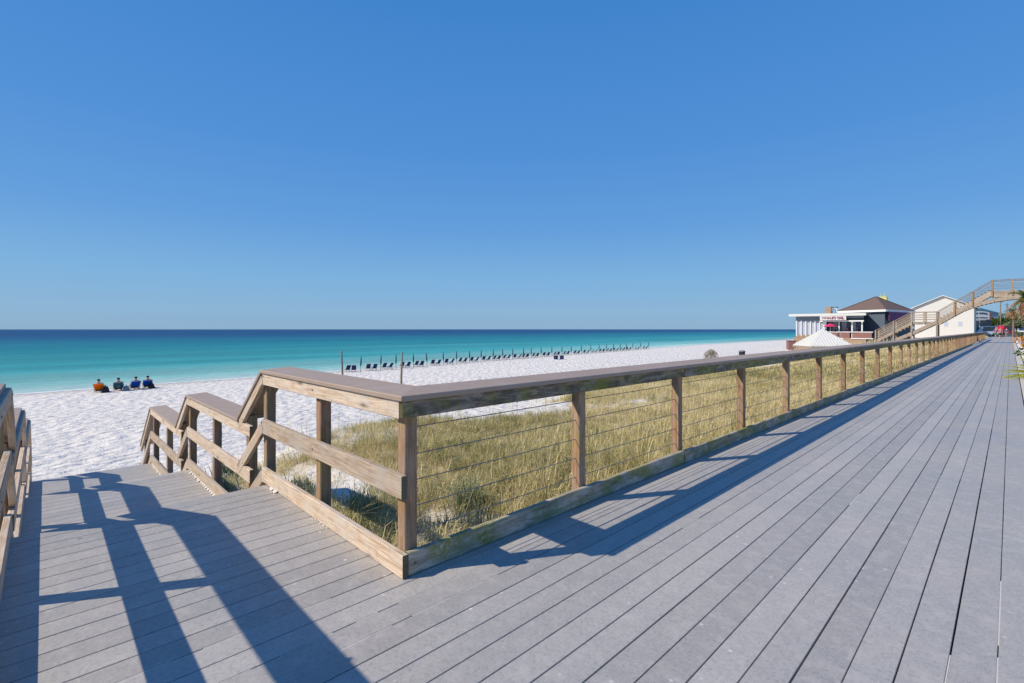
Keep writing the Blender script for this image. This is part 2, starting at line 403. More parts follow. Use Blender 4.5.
# ------------------------------------------------------------------ terrain
SY = np.array([-4000, -600, -200, -60, -1.7, 12, 27, 41, 96, 128, 214, 500, 4000.])
SX = np.array([600, 30, -22, -39, -43.6, -44.9, -46.2, -48.6, -54.7, -57.5, -60.5, -72, -300.])
def shore(Y): return np.interp(Y, SY, SX)
def hills(X, Y, s=1.0, seed=0):
    r = np.random.default_rng(seed); z = 0*X
    for f, a in ((.35, 1), (.8, .6), (1.7, .35), (3.1, .2), (5.3, .12)):
        for _ in range(4):
            an = r.uniform(0, 6.28); z = z + a*.35*np.sin((X*math.cos(an) + Y*math.sin(an))*f*s*r.uniform(.8, 1.25) + r.uniform(0, 6.28))
    return z
def ground(X, Y):
    X = np.asarray(X, float); Y = np.asarray(Y, float)
    d = X - shore(Y)
    zb = np.where(d < 0, np.maximum(-2.6 + .05*d, -6), -2.6 + .58*sstep(d, 0, 26))
    rise = .55*sstep(Y, 30, 75)
    zd = -.46 - .62*sstep(X, -3.5, -11.0)*0 - .62*np.clip((-2.6 - X)/9.0, 0, 1) + rise + .06*hills(X, Y, .8, 3)
    ed = -13.0 + .9*np.sin(Y*.21) + .6*np.sin(Y*.53+1)
    zz = zd + (zb - zd)*sstep(-X, -ed - 1.3, -ed + 2.6)
    zs = -.62 - 1.5*np.clip((-2.5 - X)/11.0, 0, 1); zs = np.where(X < -13.5, zb, zs)
    zs = np.minimum(zs, zs)
    k = sstep(Y, 1.9, 5.5); z = zs*(1-k) + zz*k
    z = np.where(Y < 1.9, np.where(X < -13.5, zb, zs), z)
    # inland of the walk
    zi = np.where(X > .2, -.05, -.6)
    z = np.where(X > -2.45, zi, z)
    # parking and buildings beyond the end of the walk
    far = sstep(Y, 118, 132)*sstep(X, -34, -26); z = z*(1-far) + (-.06)*far
    return z
def veg(X, Y):
    ed = -12.6 + .9*np.sin(Y*.21) + .6*np.sin(Y*.53+1) + .5*np.sin(Y*1.7)
    v = sstep(X, ed - .6, ed + 1.6)*sstep(Y, 1.7, 2.3)
    pat = hills(X, Y, 1.1, 11)
    for cx, cy, rx, ry, a in ((-11.0, 9.8, 1.3, 2.6, 1.0), (-8.4, 14.6, .9, 2.2, .8), (-9.4, 11.2, .6, 1.2, .7), (-8.4, 3.2, 1.7, .8, .9), (-4.6, 3.4, .7, .5, .6), (-10.8, 5.4, 1.3, 1.3, .6), (-10.6, 24, .8, 2.5, .6)):
        q = ((X-cx)/rx)**2 + ((Y-cy)/ry)**2 + 1.1*pat
        v = v*(1 - a*np.exp(-np.clip(q, 0, 20)**1.5))
    v = v*(1 - .45*(1-sstep(Y, 2.5, 5))*(X < -6.5))
    v = v*np.clip(1.15 - .35*np.maximum(pat-.3, 0), .3, 1)
    v = np.where((X > -2.5) | (X < ed-1.5), 0, v)
    return np.where(Y > 118, v*.2, v)
gx = np.unique(np.concatenate([np.linspace(-500, -80, 30), np.arange(-80, -46, 1.0), np.arange(-46, -13, .16), np.arange(-13, -2.45, .22), [-2.45, -2.44, .19, .2], np.arange(.5, 6, .5), np.linspace(6, 60, 20), np.linspace(70, 900, 20)]))
gy = np.unique(np.concatenate([np.linspace(-600, -60, 20), np.arange(-60, -10, 2.), np.arange(-10, 34, .17), np.arange(34, 60, .5), np.arange(60, 230, 2.), np.linspace(230, 1500, 30)]))
GX, GY = np.meshgrid(gx, gy); GZ = ground(GX, GY)
D = GX - shore(GY)
foot = sstep(D, 1.5, 6)*((GX < -13.2))*1.0
r3 = np.random.default_rng(5)
lump = r3.uniform(-1, 1, GX.shape); lump = (lump + np.roll(lump, 1, 0) + np.roll(lump, 1, 1) + np.roll(np.roll(lump, 1, 0), 1, 1))/2
GZ = GZ + foot*(.020*lump + .03*hills(GX, GY, 1.6, 9))*(GX > -60) + np.where((GX < -2.6) & (GX > -13.2) & (GY > 1.7) & (GY < 60), .012*lump, 0)
ny, nx = GX.shape; idx = np.arange(nx*ny).reshape(ny, nx)
F = np.stack([idx[:-1,:-1], idx[:-1,1:], idx[1:,1:], idx[1:,:-1]], -1).reshape(-1, 4)
V = np.stack([GX, GY, GZ], -1).reshape(-1, 3)
wet = (1 - sstep(D, .2, 2.6)).ravel()*.8
g = fast('beach_sand', V, F, 'sand', {'veg': np.clip(veg(GX, GY)*1.25, 0, 1).ravel(), 'wet': wet}, smooth=True); kind(g, 'structure')

# sea
def offs(Y): return shore(Y)
o_d = np.unique(np.concatenate([np.arange(-2, 12, .7), np.geomspace(12, 700, 40), np.geomspace(720, 30000, 14)]))
o_y = np.unique(np.concatenate([-np.geomspace(70, 30000, 24), np.arange(-60, 240, 4.), np.geomspace(245, 30000, 30)]))
OD, OY = np.meshgrid(o_d, o_y)
dn = .16*np.sin(OY*.55) + .12*np.sin(OY*1.23+2)
OX = shore(np.clip(OY, -500, 600)) - OD + dn*(OD < 5)
V = np.stack([OX, OY, np.full_like(OX, -2.602)], -1).reshape(-1, 3); n1, n2 = OX.shape; idx = np.arange(n1*n2).reshape(n1, n2)
F = np.stack([idx[:-1,:-1], idx[1:,:-1], idx[1:,1:], idx[:-1,1:]], -1).reshape(-1, 4)
sea = fast('sea_water', V, F, 'water', {'off': np.clip(OD, 0, 600).ravel()/600}); kind(sea, 'structure')
mb = Mesh()
for k, (dd, wd) in enumerate(((.1, .28), (2.6, .16))):
    ys = np.arange(-30, 200, .9); pts = []
    for y in ys:
        if random.random() < (.0 if k == 0 else .35) : 
            pts.append(None); continue
        pts.append((y, shore(y) - dd + .16*math.sin(y*.55) + .12*math.sin(y*1.23+2), wd*random.uniform(.4, 1.2)))
    for a, b in zip(pts[:-1], pts[1:]):
        if a is None or b is None: continue
        mb.add([(a[1]-a[2], a[0], -2.594), (a[1]+a[2], a[0], -2.59), (b[1]+b[2], b[0], -2.59), (b[1]-b[2], b[0], -2.594)], [(0,1,2,3)])
kind(mb.build('wave_foam', 'white'), 'stuff')

# ------------------------------------------------------------------ boardwalk
P = .153; KX = -2.53      # board pitch, kerb face of the long fence
L1, L2, L3 = 0.0, -.585, -1.17
mb = Mesh()
seam0 = -.04
k = -1
edges = []
x = seam0 + P*1.45
xs_ = []
kk = 1
i = 0
while True:
    xr = seam0 + P*(1 - i); xl = xr - P
    if i == 0: xr = .185; xl = seam0
    if xl < KX - .26: break
    y = -9.0 - random.uniform(0, 4); tn = random.random()
    y_end = 140
    jit = 0
    while y < y_end:
        ln = 4.88
        y1 = min(y + ln, y_end)
        dx = random.uniform(-.0012, .0012)
        z = -.0125 + random.uniform(-.0004, .0004)
        mb.beam(((xl+xr)/2 + dx, y + .0003, z), ((xl+xr)/2 + dx + random.uniform(-.0008, .0008), y1 - .0003, z), (xr-xl) - .0058, .025, ch=.0018, segs=6, wob=.0008, tone=min(1, max(0, tn + random.uniform(-.12, .12))))
        y = y1
    i += 1
XE = xl + P   # left edge of last walkway board
kind(mb.build('boardwalk', 'deck'), 'structure')
mb = Mesh(); mb.box(KX-.2, .17, -12, 140, -.09, -.034); mb.box(-4.95, KX-.3, -.35, 1.72, -.09, -.034)  # solid dark slab under the boards; its colour stands for shade in gaps
kind(mb.build('underdeck_shade_slab', 'shade'), 'structure')

mb = Mesh()
def deckrun(x1, x0, z, y0=-.32, y1=1.68):
    """boards from x1 (near) to x0 (far)"""
    n = max(1, round((x1-x0)/P)); p = (x1-x0)/n
    for i in range(n):
        xc = x1 - (i+.5)*p
        mb.beam((xc+random.uniform(-.001,.001), y0, z-.0125), (xc+random.uniform(-.001,.001), y1, z-.0125), p-.006, .025, ch=.0022, segs=3, wob=.0005)
T = .27; RS = .195
deckrun(XE, -5.0, L1)
deckrun(-4.98, -4.98-T-.02, L1-RS); deckrun(-4.98-T, -4.98-2*T-.02, L1-2*RS)
deckrun(-4.98-2*T, -8.487, L2)
deckrun(-8.467, -8.467-T-.02, L2-RS); deckrun(-8.467-T, -8.467-2*T-.02, L2-2*RS)
deckrun(-8.467-2*T, -11.94, L3)
for q in range(4): deckrun(-11.92-q*T, -11.92-(q+1)*T-.02, L3-(q+1)*RS)
# risers
for xr, z in [(-4.975,0),(-4.975-T,-RS),(-4.975-2*T,-2*RS),(-8.462,L2),(-8.462-T,L2-RS),(-8.462-2*T,L2-2*RS)] + [(-11.915-q*T, L3-q*RS) for q in range(5)]:
    mb.beam((xr, -.31, z-.027-.085), (xr, 1.67, z-.027-.085), .022, .168)
kind(mb.build('beach_stairs', 'deck'), 'structure')
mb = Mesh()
mb.box(-8.44, -4.98-2*T-.03, -.31, 1.66, L2-.20, L2-.036); mb.box(-11.9, -8.467-2*T-.03, -.31, 1.66, L3-.2, L3-.036)  # solid slabs under the landings, shade painted in by the same dark colour
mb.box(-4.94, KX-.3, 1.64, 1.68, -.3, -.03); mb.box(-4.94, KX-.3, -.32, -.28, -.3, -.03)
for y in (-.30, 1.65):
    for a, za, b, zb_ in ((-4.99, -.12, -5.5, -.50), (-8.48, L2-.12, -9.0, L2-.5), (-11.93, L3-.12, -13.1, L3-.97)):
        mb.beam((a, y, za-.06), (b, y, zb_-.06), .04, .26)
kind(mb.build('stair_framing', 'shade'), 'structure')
# windblown sand packed into seams, loose bits by the kerb, pale toothed strips along kerbs
mb = Mesh()
def strip(xc, y0, y1, w=.005, z=.0006):
    n = max(2, int((y1-y0)/.12)); 
    for i in range(n):
        a = y0 + (y1-y0)*i/n; b = y0 + (y1-y0)*(i+1)/n
        ww = w*random.uniform(.7, 1.3)
        if random.random() < .10: continue
        mb.add([(xc-ww/2, a, z-.0022), (xc+ww/2, a, z-.0022), (xc+ww/2, b, z-.0022), (xc-ww/2, b, z-.0022)], [(0,1,2,3)])
for j in range(0, 34):
    xc = seam0 - P*j
    if xc > KX:
        if j == 0: strip(xc, 1.2, 4.1, .007)
        if j == 1: strip(xc, 2.7, 3.0)
        if j in (6, 11): 
            for _ in range(1):
                y = random.uniform(1.5, 7); strip(xc, y, y + random.uniform(.1, .4))
        if 9 <= j <= 15: strip(xc, -.6 - random.random(), {9: .15, 10: .25, 11: .3, 12: .35, 13: .55, 14: 1.9, 15: 2.2}[j] + random.uniform(-.1, .1))
    elif xc > -4.9:
        if j in (17, 18, 19): strip(xc, -.2, [1.15, .85, .45][j-17])
        elif random.random() < .4: y = random.uniform(-.1, .8); strip(xc, y, y + random.uniform(.2, .5))
for cx, cy in [(-3.66, 1.515), (-3.8, 1.525), (-4.7, 1.52)]:
    for _ in range(9):
        px_, py_ = cx + random.uniform(-.12, .12), cy + random.uniform(-.05, .02); r = random.uniform(.004, .014)
        ring = [(px_ + r*math.cos(t)*random.uniform(.6, 1.8), py_ + r*math.sin(t)*random.uniform(.4, .8), .002) for t in np.linspace(0, 5.6, 8)]
        mb.add(ring + [(px_, py_, .008)], [(i, (i+1) % 8, 8) for i in range(8)])
for xs0, xs1, z in ((-4.86, -4.72, 0), (-8.3, -5.9, L2), (-11.8, -9.3, L3)):
    n = int((xs0-xs1)/-.1)
    xa = xs0
    while xa < xs1:
        b = xa + .1; wd = random.uniform(.012, .04)
        mb.add([(xa, 1.538, z+.02), (b-.005, 1.538, z+.02), (b-.02, 1.538-wd, z+.001), (xa+.02, 1.538-wd*random.uniform(.5, 1), z+.001)], [(0,3,2,1)])
        xa = b
kind(mb.build('sand_drift', 'foam'), 'stuff')
mb = Mesh()
y = -12
while y < 140: mb.beam((.30, y+.005, -.055), (.30, y+3.0, -.055), .20, .13, ch=.012); y += 3.01
kind(mb.build('walkway_kerb', 'concrete'), 'structure')

# ------------------------------------------------------------------ long cable fence beside the boardwalk
CAPW, CAPT, ZC = .285, .034, 1.093
right_edges = [417.1, 585.8, 682.4, 745.7, 789.8, 822, 846.1, 864.7, 879.8, 892, 902.8, 910.6, 918.1, 924.8, 931]
PXF = KX - .045     # front of posts
post_y = [hitX(p, PXF) - .0445 for p in right_edges]
post_y[0] = 1.54 + .045 + .0445
while post_y[-1] < 97: post_y.append(post_y[-1] + 1.83)
Y_END = post_y[-1] + .1
f = empty('cable_fence', 'long timber fence with steel cables and flat brown cap running beside the grey boardwalk', 'fence', (PXF-.04, 1.6, 0))
ORG = Vector((PXF-.04, 1.6, 0))
def fin(o, org): 
    o.data.transform(Matrix.Translation(-Vector(org))); return o
for i, y in enumerate(post_y):
    m = Mesh(); zb = min(-.9, float(ground(PXF-.04, y)) - .3)
    m.beam((PXF-.0445, y, zb), (PXF-.0445, y, 1.055), .089, .089, up=(0,1,0), ch=.006)
    o = fin(m.build('post', 'post', f), ORG)
    if i < 8:
        for z in (.07, .985): m = Mesh(); m.tube([(KX+.001, y, z), (KX+.006, y, z)], .008, 8); fin(m.build('bolt', 'bolt', o), ORG)
y = 1.54; joints = [1.54]
while y < Y_END - .1:
    nx_ = post_y[min(len(post_y)-1, max(1, int(np.searchsorted(post_y, y+2.6))))]
    if nx_ <= y + .5: nx_ = Y_END
    joints.append(nx_); y = nx_
joints[-1] = Y_END
for nm, z, hh, mat, thk in (('kerb_board', .0735, .141, 'kerbmossy', .04), ('top_rail', 1.02, .112, 'mossy', .04)):
    for a, b in zip(joints[:-1], joints[1:]):
        m = Mesh(); dz = random.uniform(-.003, .003); dx = random.uniform(-.002, .002)
        m.beam((KX-.021+dx, a+.002 + (.041 if (a == 1.54 and nm == 'kerb_board') else 0), z+dz), (KX-.021+dx, b-.002, z+dz+random.uniform(-.002,.002)), thk, hh, ch=.005, segs=5, wob=.0012, cut=True)
        fin(m.build(nm, mat, f), ORG)
CX = KX + .02 - CAPW/2; upW = Vector((.06, 0, 1))
cj = [1.52]
while cj[-1] < Y_END - .2: cj.append(min(Y_END, cj[-1] + 4.88))
SYC = 1.54 - .02 + CAPW/2
for q, (a, b) in enumerate(zip(cj[:-1], cj[1:])):
    m = Mesh(); m.beam((CX, (SYC if q == 0 else a+.001), ZC), (CX, b-.001, ZC+random.uniform(-.002,.002)), CAPW, CAPT, up=upW, m0=(-1 if q == 0 else 0), ch=.005, segs=4, wob=.001)
    fin(m.build('cap_rail', 'cap', f), ORG)
for z in (.885, .715, .55, .385, .22):
    m = Mesh(); pts = []
    for a, b in zip(post_y[:-1], post_y[1:]):
        pts += [(PXF-.045, a, z), (PXF-.045, (a+b)/2, z - .006*random.random())]
    pts.append((PXF-.045, post_y[-1], z))
    m.tube(pts, .0036, 5); fin(m.build('cable', 'cable', f), ORG)

# ------------------------------------------------------------------ stair railings
def stair_rail(sgn, face, name, label):
    """face: Y of the inner rail faces; sgn +1: outer side toward +Y"""
    org = Vector((-2.6, face, 0)); r = empty(name, label, 'handrail', org)
    t = .04; yc = face + sgn*t/2; po = face + sgn*(.045+.0445); cyc = face - sgn*(.02 if sgn > 0 else -.03) + sgn*CAPW/2
    upc = Vector((0, -sgn*.06, 1))
    SL = [(-5.13, 0, -5.94, L2), (-8.62, L2, -9.42, L3), (-12.07, L3, -13.42, L3-1.0)]
    x_in = KX + .02
    flats = [(KX-.001 if sgn > 0 else KX+.0, -5.13, 0), (-5.52, -8.62, L2), (-9.02, -12.07, L3)]
    # posts
    px = [(-2.6195 if sgn < 0 else None, 0), (-3.875, 0), (-5.175, 0), (-5.755, L2+.10), (-7.225, L2), (-8.66, L2), (-9.295, L3+.10), (-10.545, L3), (-12.0, L3), (-13.2, L3-.83)]
    for x, z in px:
        if x is None: continue
        m = Mesh(); m.beam((x, po, float(ground(x, po))-.4), (x, po, z+1.05), .089, .089, up=(0,1,0), ch=.006)
        o = fin(m.build('post', 'post', r), org)
        for zz in (1.0, .53): m = Mesh(); m.tube([(x, face - sgn*.001, z+zz+.015), (x, face - sgn*.006, z+zz+.015)], .007, 8); fin(m.build('bolt', 'bolt', o), org)
    e = .001
    for nm, zc, hh in (('kerb_board', .072, .14), ('middle_rail', .545, .14), ('top_rail', 1.014, .115)):
        for (xa, xb, z) in flats:
            m = Mesh(); a = xa
            if z == 0 and sgn > 0: a = {'kerb_board': KX, 'middle_rail': KX-.012, 'top_rail': KX-.043}[nm]
            if nm == 'kerb_board' and z != 0: a = xa + .12 - .55
            if nm == 'kerb_board' and z != 0: a = xa - .0
            m.beam((a, yc, z+zc), (xb, yc, z+zc), t, hh, ch=.004, segs=3, wob=.0008, cut=True)
            fin(m.build(nm, 'pine', r), org)
        for (xa, za, xb, zb) in SL:
            m = Mesh()
            # vertical height kept: thickness across the slope is smaller
            d = Vector((xb-xa, 0, zb-za)); c = abs(d.normalized().x)
            ys_ = yc - sgn*(.003 if nm != 'kerb_board' else -.002)
            ex = .02
            p0 = Vector((xa + .01, ys_, za+zc)); p1 = Vector((xb, ys_, zb+zc+.0))
            m.beam(p0, p1, t, hh*c, ch=.004, cut=True)
            fin(m.build('sloping_' + nm, 'pine', r), org)
    for q, (xa, xb, z) in enumerate(flats):
        m = Mesh()
        if q == 0:
            if sgn > 0: m.beam((CX, cyc, ZC), (xb, cyc, ZC), CAPW, CAPT, up=upc, m0=1, ch=.005, segs=3, wob=.001)
            else: m.beam((CX, cyc, ZC), (xb, cyc, ZC), CAPW, CAPT, up=upc, m0=-1, ch=.005, segs=3, wob=.001)
        else: m.beam((xa-.38, cyc, z+ZC), (xb, cyc, z+ZC), CAPW, CAPT, up=upc, ch=.005, segs=3, wob=.001)
        fin(m.build('cap_rail', 'cap', r), org)
    for (xa, za, xb, zb) in SL:
        m = Mesh(); m.beam((xa+.004, cyc, za+ZC-.001), (xb+.0, cyc, zb+ZC+.012), CAPW-.004, CAPT, up=(0, -sgn*.06, 1), ch=.005)
        fin(m.build('sloping_cap_rail', 'cap', r), org)
    return r
stair_rail(1, 1.54, 'stair_railing', 'stepped timber railing going down to the beach from the corner of the long cable fence')
stair_rail(-1, -.17, 'stair_railing', 'stepped timber railing at the left edge of the photo, left side of the beach stairs')
# fence continuing left of the stairs, its shadow falls on the landing
f2 = empty('cable_fence', 'timber cable fence continuing left of the beach stairs beyond the photo edge', 'fence', (KX, -.3, 0)); O2 = Vector((KX, -.3, 0))
py2 = [-.17-.045-.0445 - 1.8*i for i in range(5)]
for y in py2[1:]:
    m = Mesh(); m.beam((PXF-.0445, y, -.9), (PXF-.0445, y, 1.055), .089, .089, up=(0,1,0)); fin(m.build('post', 'post', f2), O2)
m = Mesh(); m.beam((KX-.021, -.212, .0735), (KX-.021, -7.6, .0735), .04, .141); fin(m.build('kerb_board', 'kerbmossy', f2), O2)
m = Mesh(); m.beam((KX-.021, -.212, 1.02), (KX-.021, -7.6, 1.02), .04, .112); fin(m.build('top_rail', 'mossy', f2), O2)
m = Mesh(); m.beam((CX, -.20-CAPW/2, ZC), (CX, -7.6, ZC), CAPW, CAPT, up=upW, m0=-1, ch=.005); fin(m.build('cap_rail', 'cap', f2), O2)
for z in (.885, .715, .55, .385, .22):
    m = Mesh(); m.tube([(PXF-.045, -.25, z), (PXF-.045, -7.6, z)], .0042, 5); fin(m.build('cable', 'cable', f2), O2)

# ------------------------------------------------------------------ dune grass
def blades(X, Y, Z, H, lean, az, W, tone):
    n = len(X); dx, dy = np.cos(az), np.sin(az); px, py = -dy*W, dx*W
    V = np.empty((n, 5, 3)); 
    V[:,0] = np.stack([X-px, Y-py, Z], -1); V[:,1] = np.stack([X+px, Y+py, Z], -1)
    mx, my, mz = X+dx*lean*.35*H, Y+dy*lean*.35*H, Z+H*.62
    V[:,2] = np.stack([mx+px*.75, my+py*.75, mz], -1); V[:,3] = np.stack([mx-px*.75, my-py*.75, mz], -1)
    tz = Z + H*np.clip(1.0 - .35*lean, .35, 1)
    V[:,4] = np.stack([X+dx*lean*H, Y+dy*lean*H, tz], -1)
    b = np.arange(n)[:,None]*5
    F = np.concatenate([b+np.array([[0,1,2]]), b+np.array([[0,2,3]]), b+np.array([[3,2,4]])], 1).reshape(-1, 3)
    return V.reshape(-1, 3), F, np.repeat(tone, 5)
def grass_field(name, nt_, x0, x1, y0, y1, per, h, wd, rad, seed, wbias=1.0, tsh=0.0):
    r = np.random.default_rng(seed); X = r.uniform(x0, x1, nt_); Y = y0 + (y1-y0)*r.uniform(0, 1, nt_)**wbias
    keep = r.uniform(0, 1, nt_) < veg(X, Y)**1.3; X, Y = X[keep], Y[keep]; n = len(X)
    hs_ = h*r.uniform(.45, 1.2, n)*(1 + .3*hills(X, Y, 1.5, 21))*np.where(r.uniform(0, 1, n) < .06, 1.7, 1); tn = .56 + tsh + .24*hills(X, Y, .9, 33) + r.normal(0, .2, n)
    X = np.repeat(X, per) + r.normal(0, rad, n*per); Y = np.repeat(Y, per) + r.normal(0, rad, n*per)
    ok = (X < PXF - .1) & ~((Y < 1.85)); H = np.repeat(hs_, per)*r.uniform(.5, 1.2, n*per); tn = np.repeat(tn, per) + r.normal(0, .16, n*per)
    X, Y, H, tn = X[ok], Y[ok], H[ok], tn[ok]; n = len(X)
    H = np.minimum(H, np.maximum(.12, (PXF - X)*1.5))
    V, F, t = blades(X, Y, ground(X, Y)-.02, H, np.minimum(np.abs(r.normal(.75, .5, n)), np.minimum(1.9, (PXF-.02-X)/H)), r.uniform(0, 6.28, n), wd*r.uniform(.6, 1.3, n), np.clip(tn, 0, 1))
    o = fast(name, V, F, 'grass', {'tone': t}); return kind(o, 'stuff')
grass_field('dune_grass', 24000, -14, -2.6, 1.8, 26, 16, .25, .0036, .07, 1, 1.35)
grass_field('dune_grass', 12000, -14.5, -2.6, 24, 62, 10, .30, .010, .10, 2, 1.1)
grass_field('dune_grass', 9000, -15, -2.6, 60, 122, 8, .38, .022, .2, 4)
grass_field('dune_grass', 420, -8, -2.6, 1.85, 6.5, 45, .40, .0042, .07, 14, 1.2, -.30)
grass_field('dune_grass', 150, -12, -2.6, 5, 26, 40, .40, .005, .08, 15, 1.2, -.34)
grass_field('dune_grass', 900, -12, -2.6, 1.9, 24, 8, .50, .003, .15, 16, 1.3, .25)
# thin standing stems along the dune edge
r = np.random.default_rng(8); n = 900
Y = r.uniform(3, 90, n); X = -12.4 + .9*np.sin(Y*.21) + r.normal(0, 1.1, n); 
V, F, t = blades(X, Y, ground(X, Y)-.02, r.uniform(.5, 1.15, n), np.abs(r.normal(.12, .1, n)), r.uniform(0, 6.28, n), .004+.0002*Y, r.uniform(.6, 1, n))
kind(fast('sea_oats', V, F, 'grass', {'tone': t}), 'stuff')

def leaf_plant(name, label, loc, n, h, rad, wd, mat, seed, cat='plant', lean=.8, group=None):
    r = np.random.default_rng(seed); az = r.uniform(0, 6.28, n)
    V, F, t = blades(r.normal(0, rad, n), r.normal(0, rad, n), r.uniform(0, h*.3, n), h*r.uniform(.5, 1.1, n), np.abs(r.normal(lean, .3, n)), az, wd*r.uniform(.6, 1.2, n), np.clip(r.normal(.5, .25, n), 0, 1))
    o = fast(name, V, F, mat, {'tone': t}); o.location = (loc[0], loc[1], float(ground(loc[0], loc[1]))-.02); return tag(o, label, cat, group)
def near_pt(px, py, z):
    Z = FPX*(CH-z)/(py-HY); return at(px, Z, z=z)
p = near_pt(466, 512, -.75); leaf_plant('beach_plant', 'long bladed green tuft behind the cables just right of the fence corner', p, 150, .50, .10, .006, 'sage', 3)
p = near_pt(365, 500, -.75); leaf_plant('beach_plant', 'dark green tuft behind the first stair railing panel beside the corner post', p, 130, .42, .12, .006, 'sage', 4)
p = near_pt(208, 470, -1.2); leaf_plant('beach_plant', 'leafy sage green shrub behind the middle railing section of the stairs', p, 500, .34, .24, .012, 'sage', 5)
p = near_pt(232, 448, -1.2); leaf_plant('beach_plant', 'small leafy weed on white sand behind the sloping part of the upper railing', p, 260, .34, .16, .012, 'sage', 6)
p = near_pt(300, 475, -.95); leaf_plant('beach_plant', 'pale grassy clump between the first two posts of the stair railing', p, 170, .36, .14, .008, 'grass', 7)

# ------------------------------------------------------------------ beach chairs, umbrellas, people
def chair_parts(root, mat):
    m = Mesh()
    for y in (-.27, .27):
        m.beam((.34, y, .0), (-.30, y, .42), .035, .035); m.beam((-.26, y, .0), (.36, y, .36), .035, .035)
        m.beam((.10, y, .34), (.58, y, .95), .035, .035); m.beam((-.34, y, .42), (.30, y, .50), .05, .03)
    m.beam((.57, -.29, .95), (.57, .29, .95), .035, .035); m.beam((-.26, -.29, .03), (-.26, .29, .03), .035, .035)
    m.build('frame', 'chairwood', root)
    m = Mesh(); m.beam((-.32, 0, .36), (.13, 0, .30), .50, .035, ch=.01, tone=.5); m.build('seat', mat, root)
    m = Mesh(); m.beam((.13, 0, .33), (.56, 0, .93), .52, .035, ch=.01, tone=.5); m.build('backrest', mat, root)
def make_chair(mat, label, group=None, name='beach_chair'):
    r = empty(name, label, 'beach chair', group=group); chair_parts(r, mat); return r
def place(o, x, y, rz=0, dz=0): o.location = (x, y, float(ground(x, y)) + dz); o.rotation_euler = (0, 0, rz); return o
ORD = ['first', 'second', 'third', 'fourth', 'fifth', 'sixth', 'seventh', 'eighth', 'ninth', 'tenth', 'eleventh', 'twelfth', 'thirteenth', 'fourteenth', 'fifteenth', 'sixteenth', 'seventeenth', 'eighteenth', 'nineteenth', 'twentieth', 'twenty-first', 'twenty-second', 'twenty-third', 'twenty-fourth', 'twenty-fifth', 'twenty-sixth', 'twenty-seventh', 'twenty-eighth']
cpx = [350.5, 371, 386.6, 404.5, 418.4, 435, 448.4, 461.7, 473.4, 485.5, 495.8, 505.5, 516.3, 524.6, 534.5, 545.5, 555.7, 565.3, 575.8, 585.3, 593.6, 601, 608.2, 614.8, 621.4, 627.8, 636, 644.2]
c0 = make_chair('navy', 'x', 'beach chairs in pairs along the waterline'); 
u0 = empty('beach_umbrella', 'x', 'umbrella', group='closed umbrellas beside the beach chairs')
m = Mesh(); m.tube([(0,0,-.3), (0,0,1.6)], .024, 6); m.build('pole', 'pole', u0)
m = Mesh(); m.tube([(0,0,.55), (0,0,.75), (0,0,1.2), (0,0,1.5)], [.04, .075, .06, .025], 8); m.build('folded_canopy', 'navyumb', u0)
for i, px in enumerate(cpx):
    k_ = (px-512)/FPX
    Z = 50.
    for _ in range(30):
        X = Z*(FW[0]+RT[0]*k_); Yy = Z*(FW[1]+RT[1]*k_); Z *= 1 + (abs((float(shore(Yy))+1.7)/X) - 1)*.6
    for j, off in enumerate((-.31, .31)):
        c = c0 if (i == 0 and j == 0) else copy_tree(c0)
        # spacing across the view
        place(c, X + RT[0]*off, Yy + RT[1]*off, random.uniform(-.35, .35) - .05); c.scale = (.72, .76, .72)
        c['label'] = ('left' if j == 0 else 'right') + ' navy chair of the ' + ORD[i] + ' pair from the left in the waterline row'
    u = u0 if i == 0 else copy_tree(u0)
    place(u, X + RT[0]*.95, Yy + RT[1]*.95); u.rotation_euler = (random.uniform(-.04,.04), random.uniform(-.04,.04), 0)
    u['label'] = 'closed dark umbrella beside the ' + ORD[i] + ' chair pair from the left by the water'

